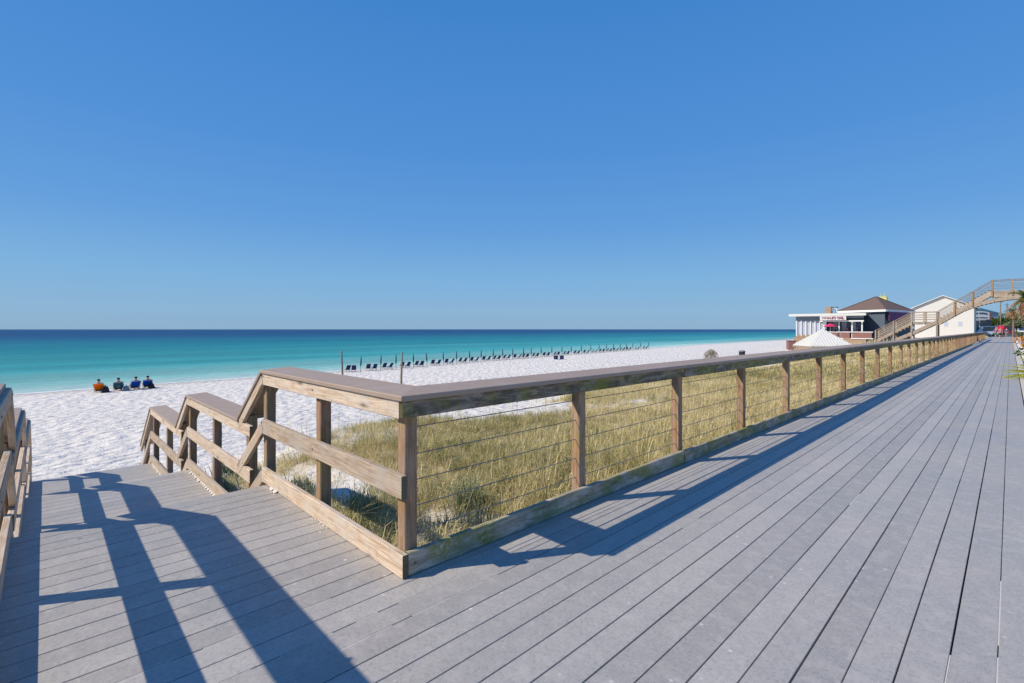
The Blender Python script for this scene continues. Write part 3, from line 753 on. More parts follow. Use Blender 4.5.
def skinned(name, joints, bones, mat, parent=None, sub=1):
    me = bpy.data.meshes.new(name); me.from_pydata([j[0] for j in joints], bones, []); me.update()
    o = bpy.data.objects.new(name, me); COL.objects.link(o)
    if parent is not None: o.parent = parent
    sk = o.modifiers.new('skin', 'SKIN'); sk.use_smooth_shade = True
    if not me.skin_vertices: pass
    for v, j in zip(me.skin_vertices[0].data, joints): v.radius = (j[1], j[2] if len(j) > 2 else j[1])
    me.skin_vertices[0].data[0].use_root = True
    s = o.modifiers.new('subdiv', 'SUBSURF'); s.levels = sub; s.render_levels = sub
    me.materials.append(M[mat]); return o
def person(label, pose, top, bottom, loc, rz, hair='hair', group=None):
    """faces -X in its own frame"""
    r = empty('person', label, 'person', loc, rz, group)
    if pose == 'stand':
        hip = .92; J = [((0,0,hip),.14,.11), ((0,0,1.15),.125,.10), ((0,0,1.40),.15,.10), ((0,0,1.50),.055), ((-.01,0,1.60),.09), ((-.01,0,1.70),.095), ((-.01,0,1.78),.05),
             ((0,.19,1.42),.055), ((.02,.25,1.15),.042), ((-.06,.25,.92),.032), ((-.10,.25,.82),.035), ((0,-.19,1.42),.055), ((.02,-.25,1.15),.042), ((-.04,-.25,.92),.032), ((-.08,-.25,.82),.035),
             ((0,.09,.84),.095), ((-.10,.10,.48),.065), ((-.08,.10,.07),.042), ((-.24,.10,.03),.035), ((0,-.09,.84),.095), ((.08,-.10,.48),.065), ((.17,-.10,.09),.042), ((.03,-.10,.03),.035)]
    else:
        J = [((.05,0,.33),.14,.12), ((.16,0,.50),.12,.10), ((.30,0,.70),.14,.10), ((.35,0,.79),.05), ((.34,0,.86),.08), ((.33,0,.94),.085), ((.33,0,1.0),.045),
             ((.28,.18,.69),.05), ((.16,.26,.48),.04), ((-.06,.27,.42),.03), ((-.15,.27,.42),.033), ((.28,-.18,.69),.05), ((.16,-.26,.48),.04), ((-.06,-.27,.42),.03), ((-.15,-.27,.42),.033),
             ((-.02,.10,.33),.09), ((-.40,.12,.42),.06), ((-.68,.13,.08),.042), ((-.84,.13,.05),.034), ((-.02,-.10,.33),.09), ((-.40,-.12,.42),.06), ((-.68,-.13,.08),.042), ((-.84,-.13,.05),.034)]
    B = [(0,1),(1,2),(2,3),(3,4),(4,5),(5,6),(2,7),(7,8),(8,9),(9,10),(2,11),(11,12),(12,13),(13,14),(0,15),(15,16),(16,17),(17,18),(0,19),(19,20),(20,21),(21,22)]
    skinned('body', J, B, 'skin', r)
    g_ = lambda i, f=1.18: (J[i][0],) + tuple(q*f for q in J[i][1:])
    def mid(i, j, t, f=1.25): return (tuple(a+(b-a)*t for a, b in zip(J[i][0], J[j][0])), J[i][1]*f)
    skinned('shirt', [g_(0), g_(1), g_(2), g_(7,1.3), mid(7,8,.75,.95), g_(11,1.3), mid(11,12,.75,.95)], [(0,1),(1,2),(2,3),(3,4),(2,5),(5,6)], top, r)
    skinned('shorts', [g_(0,1.12), g_(15,1.15), mid(15,16,.8,.95), g_(19,1.15), mid(19,20,.8,.95)], [(0,1),(1,2),(0,3),(3,4)], bottom, r)
    h = J[5][0]; skinned('hair', [((h[0]+.03,h[1],h[2]-.06),.085), ((h[0]+.03,h[1],h[2]+.01),.105), ((h[0]+.01,h[1],h[2]+.07),.075)], [(0,1),(1,2)], hair, r)
    return r
# the little group at the left
def beach_at(px, py, z=-2.5): 
    p = near_pt(px, py, z); return p
TOSEA = 0.0
spots = [(100, 391.0, 'orange', 'orange beach chair near the water, leftmost of the small group'), (118.5, 389.3, 'teal', 'grey teal beach chair near the water, second of the small group'),
         (134.5, 388.0, 'blue', 'bright blue beach chair near the water, third of the small group'), (147.5, 386.8, 'blue', 'blue beach chair near the water, rightmost of the small group')]
ppl = ['person leaning back in the orange beach chair with only the dark hair showing', 'person in a grey shirt sitting in the teal beach chair', 'person in a blue shirt sitting in the bright blue beach chair', 'person in a dark blue shirt sitting in the rightmost blue chair of the group']
tops = ['orange', 'greyshirt', 'blue', 'teal']
for (px, py, mt, lb), pl, tp in zip(spots, ppl, tops):
    p = beach_at(px, py); ch = make_chair(mt, lb); rz = random.uniform(-.25, .25); place(ch, p.x, p.y, rz); ch.scale = (.85, .95, .62)
    z = float(ground(p.x, p.y)); person(pl, 'sit', tp, 'dark', (p.x, p.y, z-.12), rz)
def bag(px, py, mat, label, s=.35):
    p = beach_at(px, py); r = empty('beach_bag', label, 'bag', (p.x, p.y, float(ground(p.x, p.y))))
    m = Mesh(); m.hexa([(-s,-s*.6,0),(s,-s*.6,0),(s,s*.6,0),(-s,s*.6,0)], [(-s*.8,-s*.35,s*1.0),(s*.75,-s*.3,s*.9),(s*.8,s*.35,s*.95),(-s*.8,s*.4,s*1.05)]); m.build('bag_body', mat, r)
    m = Mesh(); m.tube([(-s*.4,0,s*.95),(-s*.3,0,s*1.3),(s*.3,0,s*1.3),(s*.4,0,s*.9)], .02, 5); m.build('handle', mat, r)
bag(105.5, 391.2, 'dark', 'dark bag on the sand just right of the orange chair')
bag(126.5, 389.3, 'greyshirt', 'grey bag on the sand between the teal and the bright blue chairs', .28)
bag(151.5, 387.0, 'dark', 'dark bag on the sand right of the rightmost blue chair', .3)
for px, lb in ((555.8, 'dark cooler on the sand in front of the chair row, left of the two'), (561.8, 'dark cooler on the sand in front of the chair row, right of the two')):
    p = near_pt(px, 358.2, -2.3); c_ = empty('cooler', lb, 'cooler', (p.x, p.y, float(ground(p.x, p.y))), random.uniform(-.4, .4))
    m = Mesh(); m.box(-.22, .22, -.18, .18, 0, .42); m.build('cooler_body', 'navy', c_); m = Mesh(); m.box(-.24, .24, -.20, .20, .422, .50); m.build('lid', 'dark', c_)
    m = Mesh(); m.tube([(-.2, 0, .49), (-.18, 0, .62), (.18, 0, .62), (.2, 0, .49)], .015, 5); m.build('handle', 'dark', c_)
# two timber poles on the beach
for px, Z, top, ln, lb in ((342.5, 25, 350.5, (.0, .02), 'thin weathered timber pole standing on the beach, farther left of the two'), (401.5, 22, 352, (.035, -.03), 'leaning weathered timber pole on the beach behind the fence corner')):
    p = at(px, Z, py=top); gz = float(ground(p.x, p.y)); m = Mesh(); h = p.z - gz
    m.tube([(ln[0]*-1, ln[1]*-1, -.5), (0,0,0), (ln[0]*0 - .03*ln[0]*20, 0, h*.5), (-ln[0]*3, -ln[1]*3, h)], [.055, .055, .05, .042], 8)
    o = m.build('timber_pole', 'pole', smooth=True); o.location = (p.x, p.y, gz); tag(o, lb, 'pole')

# round bare shrub, bin, locker on the far beach
p = near_pt(711, 359.5, -1.9); m = Mesh(); rr_ = .95
for _ in range(150):
    a, b = random.uniform(0, 6.28), random.uniform(.05, 1.45); q = Vector((math.cos(a)*math.cos(b), math.sin(a)*math.cos(b), math.sin(b)))
    a2 = a + random.uniform(-.7, .7); b2 = min(1.5, max(.0, b + random.uniform(-.6, .6))); q2 = Vector((math.cos(a2)*math.cos(b2), math.sin(a2)*math.cos(b2), math.sin(b2)))
    m.tube([q*rr_*.55, (q+q2)*.5*rr_*.95, q2*rr_], .014, 4)
for _ in range(20):
    a, b = random.uniform(0, 6.28), random.uniform(.5, 1.5); m.tube([(0,0,0), (math.cos(a)*math.cos(b)*rr_*.8, math.sin(a)*math.cos(b)*rr_*.8, math.sin(b)*rr_*.8)], .02, 4)
o = m.build('bare_shrub', 'twig'); o.location = (p.x, p.y, float(ground(p.x, p.y))); o.scale = (.95, .95, 1.35); tag(o, 'round bare twiggy shrub on the white sand far beyond the fence', 'shrub')
p = near_pt(742, 357, -1.7); r_ = empty('litter_bin', 'small dark bin on the white sand right of the round bare shrub', 'bin', (p.x, p.y, float(ground(p.x, p.y))))
m = Mesh(); m.tube([(0,0,0), (0,0,.95)], [.30, .34], 12); m.build('drum', 'dark', r_, True); m = Mesh(); m.tube([(0,0,.951), (0,0,1.02), (0,0,1.1)], [.37, .37, .2], 12); m.build('lid', 'greyshirt', r_)
p = near_pt(791, 350, -1.9); r_ = empty('beach_locker', 'maroon box with light base beside the left end of the restaurant deck', 'box', (p.x, p.y, float(ground(p.x, p.y))), .6)
m = Mesh(); m.box(-.55, .55, -.5, .5, .15, 1.6); m.build('box_body', 'redrail', r_); m = Mesh(); m.box(-.62, .62, -.57, .57, 1.602, 1.70); m.build('lid', 'redrail', r_)
m = Mesh(); m.box(-.6, .6, -.55, .55, -.1, .148); m.build('base', 'white', r_)

# ------------------------------------------------------------------ white ribbed pavilion roof
pc = at(822.5, 60, z=0); gz = float(ground(pc.x, pc.y)); pav = empty('beach_pavilion', 'white ribbed pyramid roofed pavilion on the beach before the restaurant', 'pavilion', (pc.x, pc.y, gz))
az = math.atan2(-pc.y, -pc.x)      # toward the camera
hw = 2.55; zA = 1.56 - gz; zE = -.50 - gz
rot = az + R(24) + R(45)
cor = [Vector((math.cos(rot+k*math.pi/2)*hw*1.36, math.sin(rot+k*math.pi/2)*hw*1.36, zE)) for k in range(4)]; ap = Vector((0, 0, zA))
for k in range(4):
    a, b = cor[k], cor[(k+1) % 4]; m = Mesh()
    m.add([a, b, ap, a-Vector((0,0,.06)), b-Vector((0,0,.06)), ap-Vector((0,0,.06))], [(0,1,2), (5,4,3), (0,3,4,1), (1,4,5,2), (2,5,3,0)])
    n_ = 16
    for i in range(1, n_):
        t = i/n_; q = a.lerp(b, t); tt = 1-abs(2*t-1); top = q.lerp(ap, 0) 
        # ribs run up the slope, at right angles to the eave
        mid_ = (a+b)/2; up_ = (ap-mid_); e = q + up_*tt
        m.beam(q+Vector((0,0,.03)), e+Vector((0,0,.03)), .03, .05, up=(b-a).cross(up_))
    m.build('roof_panel', 'whitemetal', pav)
m = Mesh()
for k in range(4): m.beam(cor[k]-Vector((0,0,.16)), cor[(k+1) % 4]-Vector((0,0,.16)), .08, .18)
m.build('eave_beam', 'bridge', pav)
for k in range(4):
    m = Mesh(); c = cor[k]*.93; m.beam((c.x, c.y, -.2), (c.x, c.y, zE-.05), .14, .14, up=(0,1,0)); m.build('post', 'bridge', pav)

# ------------------------------------------------------------------ timber footbridge with stairs over the walk
BY = 72.0; br = empty('footbridge', 'timber footbridge with arched beam and stair flight rising over the boardwalk', 'bridge', (-5, BY, 0)); OB = Vector((-5, BY, 0))
def bb(name, m, mat, par=None): return fin(m.build(name, mat, par or br), OB)
WB = 1.9
ZL, ZT = 2.35, 5.55      # mid landing, top deck
xa0, xa1, xl0, xl1, xt = -11.3, -7.95, -7.95, -5.75, -1.35
for side in (0, 1):
    y = BY + side*WB
    m = Mesh(); m.beam((xa0, y, .05), (xa1, y, ZL-.15), .07, .32); m.beam((xl0, y, ZL-.14), (xl1, y, ZL-.14), .07, .28)
    bb('stringer', m, 'bridge')
    # arched beam from the ground to the crown
    m = Mesh(); pts = []
    for i in range(25):
        t = i/24; x = -9.3 + 10.6*t
        z = .15 + (ZT-.62+.3)*math.sin(t*math.pi/2)**1.0 * 1.0
        pts.append((x, z))
    # follow the stair slope first, then flatten
    pts = [(-9.4, .25), (-8.3, .82), (-7.2, 1.45), (-6.2, 2.05), (-5.2, 2.70), (-4.2, 3.33), (-3.2, 3.86), (-2.2, 4.25), (-1.2, 4.55), (-.2, 4.74), (.8, 4.84), (3, 4.86), (7, 4.86)]
    for (ax, az_), (bx, bz) in zip(pts[:-1], pts[1:]):
        m.beam((ax-.01, y, az_), (bx+.01, y, bz), .09, .36, ch=.002, tone=.5)
    bb('arched_beam', m, 'bridge')
    m = Mesh()
    m.beam((xl1, y, ZL-.14), (xt, y, ZT-.17), .065, .50); m.beam((xt, y, ZT-.18), (7, y, ZT-.18), .065, .36)
    bb('fascia', m, 'bridge')
    m = Mesh(); m.beam((xt, y+.002, ZT-.52), (7, y+.002, ZT-.52), .06, .34); bb('infill_board', m, 'bridge')
    rz = 1.12
    for a, za, b, zb in ((xa0, .25, xa1, ZL), (xl0, ZL, xl1, ZL), (xl1, ZL, xt, ZT), (xt, ZT, 7, ZT)):
        m = Mesh(); m.beam((a, y, za+rz), (b, y, zb+rz), .15, .06); bb('handrail', m, 'bridgedark' if b > -5 else 'bridge')
        for q in (.28, .54, .80):
            m = Mesh(); m.beam((a, y, za+q), (b, y, zb+q), .05, .07 if b < -5 else .035); bb('rail', m, 'bridge' if b < -5 else 'bridgedark')
    for x, z, zb in ((xa0, .25, -.6), (-9.6, 1.31, -.6), (xa1, ZL, -.6), (-6.85, ZL, ZL-.3), (xl1, ZL, -.6), (-4.3, 3.39, 3.0), (-2.85, 4.44, 4.0), (xt, ZT, ZT-.6), (.15, ZT, ZT-.5), (1.6, ZT, ZT-.5), (3.1, ZT, ZT-.5), (4.6, ZT, -.3)):
        m = Mesh(); m.beam((x, y-.07 if side == 0 else y+.07, zb), (x, y-.07 if side == 0 else y+.07, z+rz+.05), .14, .14, up=(0,1,0)); bb('post', m, 'bridge' if x < -5 else 'post')
n_ = 10
for i in range(n_):
    m = Mesh(); t = (i+.5)/n_; x = xa0 + (xa1-xa0)*t; z = .2 + (ZL-.2)*(i+1)/n_; m.beam((x, BY+.04, z-.03), (x, BY+WB-.04, z-.03), .30, .045); bb('tread', m, 'bridge')
n_ = 16
for i in range(n_):
    m = Mesh(); t = (i+.5)/n_; x = xl1 + (xt-xl1)*t; z = ZL + (ZT-ZL)*(i+1)/n_; m.beam((x, BY+.04, z+.06), (x, BY+WB-.04, z+.06), .28, .05); bb('tread', m, 'bridgedark')
m = Mesh(); m.box(xl0, xl1, BY+.04, BY+WB-.04, ZL-.06, ZL-.01); m.box(xt, 7, BY+.04, BY+WB-.04, ZT-.06, ZT-.01); bb('deck', m, 'bridge')

# ------------------------------------------------------------------ restaurant
rb = at(862, 78, z=0); RO = Vector((rb.x, rb.y, 0))
res = empty('restaurant', 'beach restaurant with brown pyramid roof, white porch roof and row of windows', 'building', RO)
def G(px, Z, z): return at(px, Z, z=z)
def zpy(py, Z): return CH - (py-HY)*Z/FPX
def rbb(name, m, mat, par=None): return fin(m.build(name, mat, par or res), RO)
def wallbox(m, pxa, Za, pxb, Zb, depth, z0, z1, tone=.5, dn=0.0):
    """a block whose front runs between two columns; depth goes away from the camera"""
    a = at(pxa, Za, z=0); b = at(pxb, Zb, z=0); d = (b-a).normalized(); nrm = Vector((-d.y, d.x, 0))
    if nrm.dot(Vector((FW[0], FW[1], 0))) < 0: nrm = -nrm
    a = a + nrm*dn; b = b + nrm*dn
    c4 = [a, b, b+nrm*depth, a+nrm*depth]
    m.hexa([(p.x, p.y, z0) for p in c4], [(p.x, p.y, z1) for p in c4], tone)
# pyramid roof
N_ = G(885.5, 79, 4.72); L_ = G(837, 86.5, 4.72); R_ = G(915, 86.5, 4.72); Bk = L_ + R_ - N_
apx = G(878, 86.5, 0); apx.x = (L_.x+R_.x)/2; apx.y = (L_.y+R_.y)/2
apx.z = zpy(296.8, (apx.x*FW[0] + apx.y*FW[1]))
m = Mesh(); dn_ = Vector((0,0,-.12))
cs = [N_, R_, Bk, L_]
for i in range(4):
    a, b = cs[i], cs[(i+1) % 4]; m.add([a, b, apx], [(0,1,2)])
m.add([c+dn_ for c in cs], [(3,2,1,0)])
rf = rbb('roof', m, 'shingle')
for i in range(4):
    m = Mesh(); m.beam(cs[i]+Vector((0,0,.03)), apx+Vector((0,0,.05)), .22, .08); rbb('hip_cap', m, 'shingle', rf)
m = Mesh()
for i in range(4): m.beam(cs[i]-Vector((0,0,.14)), cs[(i+1) % 4]-Vector((0,0,.14)), .12, .34)
rbb('fascia', m, 'white')
m = Mesh(); cp = G(883.5, 87, 0); m.box(cp.x-.5, cp.x+.5, cp.y-.5, cp.y+.5, apx.z-.6, apx.z+.05);m.tube([(cp.x+.1, cp.y, apx.z), (cp.x+.1, cp.y, apx.z+.75)], .05, 5); m.tube([(cp.x-.4, cp.y, apx.z), (cp.x-.4, cp.y, apx.z+.5)], .04, 5)
rbb('roof_vent', m, 'gold', rf)
# main walls under the pyramid
ins = lambda a, f: a + (Vector((apx.x, apx.y, a.z)) - a)*f
w4 = [ins(c, .07) for c in cs]
m = Mesh(); m.hexa([(p.x, p.y, -.8) for p in w4], [(p.x, p.y, 4.5) for p in w4]); rbb('main_wall', m, 'greywall')
# low porch running left to the sea
m = Mesh(); wallbox(m, 794, 83, 866, 77, 7.5, zpy(337, 80)-2.6, .1); rbb('base_wall', m, 'brick')
m = Mesh(); wallbox(m, 796, 83, 824, 80.8, 7.2, .1, 3.55, dn=.12); rbb('side_wall', m, 'paleblind')
m = Mesh(); wallbox(m, 824.5, 80.6, 863, 77.4, 5, .1, 3.55, dn=3.0); rbb('porch_back_wall', m, 'glass')
for i in range(3):
    pa = 832+i*9; m = Mesh(); wallbox(m, pa, 79.8-i*.7, pa+5, 79.4-i*.7, .08, .9, 3.0, dn=2.9); fr = rbb('window', m, 'paleblind')
m = Mesh(); wallbox(m, 789.5, 83.6, 866, 77.0, 9.0, 3.93, 4.10, dn=-.75); wallbox(m, 789.5, 83.6, 866, 77.0, .12, 3.70, 3.93, dn=-.75); rbb('porch_roof', m, 'whitemetal')
m = Mesh(); wallbox(m, 796, 83, 824, 80.8, .10, 2.95, 3.7, dn=-.02); rbb('frieze', m, 'greyshirt'); m = Mesh(); wallbox(m, 846, 78.9, 864, 77.3, .10, 3.3, 3.85, dn=-.3); rbb('frieze', m, 'greyshirt')
m = Mesh(); wallbox(m, 820, 81, 864, 77.2, .10, 2.75, 2.95, dn=-.35); rbb('lintel', m, 'white')
for i in range(7):
    m = Mesh(); pa = 796 + i*4.6; wallbox(m, pa, 83-i*.36, pa+1.1, 82.95-i*.36, .14, .3, 2.95, dn=-.10); rbb('column', m, 'white')
for i in range(6):
    m = Mesh(); pa = 798.2 + i*4.6; wallbox(m, pa, 82.9-i*.36, pa+1.5, 82.8-i*.36, .06, .75, 2.8, dn=.05); rbb('window', m, 'glass')
m = Mesh(); wallbox(m, 796, 83, 824, 80.8, .12, .1, .55, dn=-.03); rbb('sill_band', m, 'brick')
for pa in (823.5, 838.5, 851.5, 861.5):
    m = Mesh(); Zp = 81-(pa-823)*.085; wallbox(m, pa, Zp, pa+1.2, Zp-.1, .2, .1, 2.75, dn=-.25); rbb('column', m, 'white')
for k, (a_, b_) in enumerate(((827, 838), (839.5, 850), (852.5, 872))):
    Za = 81-(a_-823)*.085; Zb = 81-(b_-823)*.085
    m = Mesh(); wallbox(m, a_, Za, b_, Zb, .05, .1, 1.0, dn=-.5); rbb('railing_panel', m, 'redrail')
    m = Mesh(); wallbox(m, a_-1, Za, b_+1, Zb, .12, 1.0, 1.12, dn=-.55); wallbox(m, a_-.8, Za, a_, Za, .12, .0, 1.0, dn=-.55); wallbox(m, a_-1, Za, b_+1, Zb, .12, -.05, .08, dn=-.55); rbb('railing_frame', m, 'white')
# chimney box and two vents
m = Mesh(); wallbox(m, 824.5, 81, 830.5, 80.5, 1.0, 4.1, 5.25, dn=1.0); rbb('chimney', m, 'brick')
for pa in (832, 836.5):
    p = at(pa, 82, z=0); m = Mesh(); m.tube([(p.x, p.y, 4.1), (p.x, p.y, 4.9), (p.x, p.y, 5.15)], [.16, .16, .30], 8); rbb('roof_vent', m, 'white'); m = Mesh(); m.tube([(p.x, p.y, 5.151), (p.x, p.y, 5.3)], [.31, .2], 8); rbb('vent_cap', m, 'dark')
m = Mesh(); wallbox(m, 888.5, 79.2, 911, 84.5, .08, 2.9, 4.35, dn=-.1); rbb('banner', m, 'purple')
# letters over the porch
def text_obj(body, name, size, loc, rz, mat, parent, ext=.02, org=None, sx=1):
    cu = bpy.data.curves.new(name, 'FONT'); cu.body = body; cu.size = size; cu.align_x = 'CENTER'; cu.align_y = 'CENTER'; cu.extrude = ext; cu.offset = size*.03
    o = bpy.data.objects.new(name, cu); COL.objects.link(o); o.data.materials.append(M[mat]); o.parent = parent
    bpy.context.view_layer.update(); me = bpy.data.meshes.new_from_object(o); bpy.data.objects.remove(o)
    o = bpy.data.objects.new(name, me); COL.objects.link(o); o.parent = parent
    o.location = Vector(loc) - (org or Vector((0,0,0))); o.rotation_euler = (R(90), 0, rz); o.scale = (sx, 1, 1); return o
a = at(821, 81, z=0); b = at(846, 78.8, z=0); d = b-a; rzt = math.atan2(d.y, d.x); c = (a+b)/2; nrm = Vector((d.y, -d.x, 0)).normalized()
m = Mesh(); wallbox(m, 820.5, 81, 846.5, 78.8, .08, 3.0, 3.68, dn=-.95); sg = rbb('sign_board', m, 'whitemetal')
lo = c + nrm*.99; text_obj("WHALE'S TAIL", 'lettering', .52, (lo.x, lo.y, 3.34), rzt, 'maroon', sg, .02, RO, .92)
# patrons and a pink umbrella on the porch deck
def umbrella(name, label, loc, r, z0, z1, mat, trim=None, group=None):
    u = empty(name, label, 'umbrella', loc, 0, group); m = Mesh(); m.tube([(0,0,0), (0,0,z1+.1)], .03, 6); m.build('pole', 'white', u)
    m = Mesh(); ring = [(r*math.cos(t), r*math.sin(t), z0) for t in np.linspace(0, 2*math.pi, 9)[:-1]]
    m.add(ring + [(0,0,z1)] + [(x, y, z-.12) for x, y, z in ring] + [(0, 0, z1-.12)], [(i, (i+1) % 8, 8) for i in range(8)] + [((i+1) % 8 + 9, i+9, 17) for i in range(8)] + [(i, i+9, (i+1) % 8+9, (i+1) % 8) for i in range(8)]); m.build('canopy', mat, u)
    if trim:
        m = Mesh()
        for i in range(8): m.beam((ring[i][0]*1.01, ring[i][1]*1.01, z0-.16), (ring[(i+1) % 8][0]*1.01, ring[(i+1) % 8][1]*1.01, z0-.16), .03, .12)
        m.build('valance', trim, u)
    return u
p = at(829.5, 80.2, z=0); q = p - Vector((FW[0], FW[1], 0))*.2
umbrella('patio_umbrella', 'pink red patio umbrella open under the porch of the restaurant', (q.x, q.y, .1), .95, 1.95, 2.45, 'pink')
for i, (px, mt, lb) in enumerate(((836, 'tealshorts', 'diner in a teal top at the porch rail beside the pink umbrella'), (847, 'pink', 'diner in a red top at the middle of the porch rail'), (857, 'dark', 'diner in dark clothes at the right end of the porch rail'))):
    Zp = 81-(px-823)*.085; p = at(px, Zp+.6, z=0); person(lb, 'stand', mt, 'dark', (p.x, p.y, .1), random.uniform(0, 6))

# ------------------------------------------------------------------ white gabled building
wb_ = at(944, 100, z=0); WO = Vector((wb_.x, wb_.y, 0))
wbd = empty('white_building', 'large white stucco building with low white gable roof behind the footbridge', 'building', WO)
a = at(914, 101, z=0); b = at(974, 94.6, z=0); d = (b-a).normalized(); nn = Vector((-d.y, d.x, 0)); nn = nn if nn.y > 0 else -nn
zE_, zA_ = zpy(308, 101), zpy(297, 101); c = (a+b)/2
def wbp(name, m, mat, par=None): return fin(m.build(name, mat, par or wbd), WO)
m = Mesh(); Dp = 18
fr4 = [a, b, b+nn*Dp, a+nn*Dp]; m.hexa([(p.x,p.y,-.3) for p in fr4], [(p.x,p.y,zE_) for p in fr4])
m.add([(a.x,a.y,zE_+.001),(b.x,b.y,zE_+.001),(c.x,c.y,zA_-.05),((a+nn*Dp).x,(a+nn*Dp).y,zE_+.001),((b+nn*Dp).x,(b+nn*Dp).y,zE_+.001),((c+nn*Dp).x,(c+nn*Dp).y,zA_-.05)], [(0,1,2),(5,4,3)])
wbp('wall', m, 'stucco')
for s_, e_ in ((-1, a), (1, b)):
    m = Mesh(); e2 = e_ + d*s_*.6 - nn*.5; c2 = c - nn*.5; L = Dp+1
    lowz = zE_-.22; vv = [(e2.x,e2.y,lowz),(c2.x,c2.y,zA_),((c2+nn*L).x,(c2+nn*L).y,zA_),((e2+nn*L).x,(e2+nn*L).y,lowz)]
    m.hexa(vv if s_ < 0 else vv[::-1], [(x,y,z+.14) for x,y,z in (vv if s_ < 0 else vv[::-1])]); wbp('roof', m, 'whitemetal')
for t in (.55, .78):
    q = a.lerp(b, t) - nn*.03; m = Mesh(); m.hexa([(q.x-d.x*.3,q.y-d.y*.3,2.1),(q.x+d.x*.3,q.y+d.y*.3,2.1),(q.x+d.x*.3+nn.x*.06,q.y+d.y*.3+nn.y*.06,2.1),(q.x-d.x*.3+nn.x*.06,q.y-d.y*.3+nn.y*.06,2.1)], [(q.x-d.x*.3,q.y-d.y*.3,3.0),(q.x+d.x*.3,q.y+d.y*.3,3.0),(q.x+d.x*.3+nn.x*.06,q.y+d.y*.3+nn.y*.06,3.0),(q.x-d.x*.3+nn.x*.06,q.y-d.y*.3+nn.y*.06,3.0)]); wbp('window', m, 'paleblind')
# storefront with a white sign
sb = at(981, 112, z=0); SO = Vector((sb.x, sb.y, 0)); sf = empty('storefront', 'low white shop with dark windows under a curved white sign beyond the fence end', 'building', SO)
def sbp(name, m, mat, par=None): return fin(m.build(name, mat, par or sf), SO)
m = Mesh(); wallbox(m, 972, 112, 991, 112, 8, -.3, 3.9); sbp('wall', m, 'stucco')
m = Mesh(); wallbox(m, 972.5, 112, 978.5, 112, .1, .9, 3.5, dn=-.08); sbp('window', m, 'glass')
m = Mesh(); wallbox(m, 980, 112, 991, 112, .1, 2.0, 3.6, dn=-.08); sbp('window', m, 'glass')
m = Mesh(); p0, p1 = at(970, 111, z=0), at(989.5, 111, z=0); n_ = 10
for i in range(n_):
    t0, t1 = i/n_, (i+1)/n_; q0 = p0.lerp(p1, t0); q1 = p0.lerp(p1, t1); hz = lambda t: 5.35 + .35*math.sin(math.pi*t)
    f_ = Vector((FW[0], FW[1], 0))*.12
    m.hexa([(q0.x,q0.y,3.75),(q1.x,q1.y,3.75),(q1.x+f_.x,q1.y+f_.y,3.75),(q0.x+f_.x,q0.y+f_.y,3.75)], [(q0.x,q0.y,hz(t0)),(q1.x,q1.y,hz(t1)),(q1.x+f_.x,q1.y+f_.y,hz(t1)),(q0.x+f_.x,q0.y+f_.y,hz(t0))])
sgb = sbp('sign_board', m, 'white')
m = Mesh(); f_ = Vector((FW[0], FW[1], 0))*-.03; dd_ = (p1-p0).normalized()
for row, (zb_, hh, n_) in enumerate(((4.75, .42, 13), (4.1, .22, 16))):
    for i in range(n_):
        if i in ((5,) if row == 0 else (7,)): continue
        t = .10 + .8*(i+.5)/n_; q = p0.lerp(p1, t) + f_; zz = zb_ + (.28*math.sin(math.pi*t) if row == 0 else 0); w_ = .07
        for s_ in (-1, 1): 
            qq = q + dd_*s_*.07; m.beam((qq.x, qq.y, zz), (qq.x, qq.y, zz+hh*random.uniform(.7, 1)), .05, .03, up=(FW[0], FW[1], 0))
        qq = q; z2 = zz + hh*random.choice((.1, .5, .9)); m.beam((qq.x-dd_.x*.1, qq.y-dd_.y*.1, z2), (qq.x+dd_.x*.1, qq.y+dd_.y*.1, z2), .05, .03)
sbp('lettering', m, 'dark', sgb)
m = Mesh(); wallbox(m, 989.6, 111, 992, 111, 1.2, 3.6, 5.4); sbp('end_panel', m, 'redrail')
p = at(963.5, 98, z=0); gz = 0
lampo = empty('lamp_post', 'short dark post with a flat head in front of the white building', 'lamp', (p.x, p.y, -.1)); m = Mesh(); m.tube([(0,0,0),(0,0,4.6)], .09, 6); m.build('pole', 'pole', lampo); m = Mesh(); m.box(-.35,.35,-.2,.2,4.6,4.8); m.build('lamp_head', 'dark', lampo)
# blue-roofed house far behind
p = at(987, 170, z=0); hb = empty('blue_house', 'distant house with a blue hipped roof above the white sign', 'building', (p.x, p.y, 0), TH)
m = Mesh(); m.box(-4, 4, 0, 8, -.3, 7.2); m.build('wall', 'paleblind', hb); m = Mesh(); m.add([(-4.4,-.4,7.2),(4.4,-.4,7.2),(4.4,8.4,7.2),(-4.4,8.4,7.2),(-1.5,4,9.2),(1.5,4,9.2)], [(0,1,5,4),(1,2,5),(2,3,4,5),(3,0,4),(3,2,1,0)]); m.build('roof', 'teal', hb)

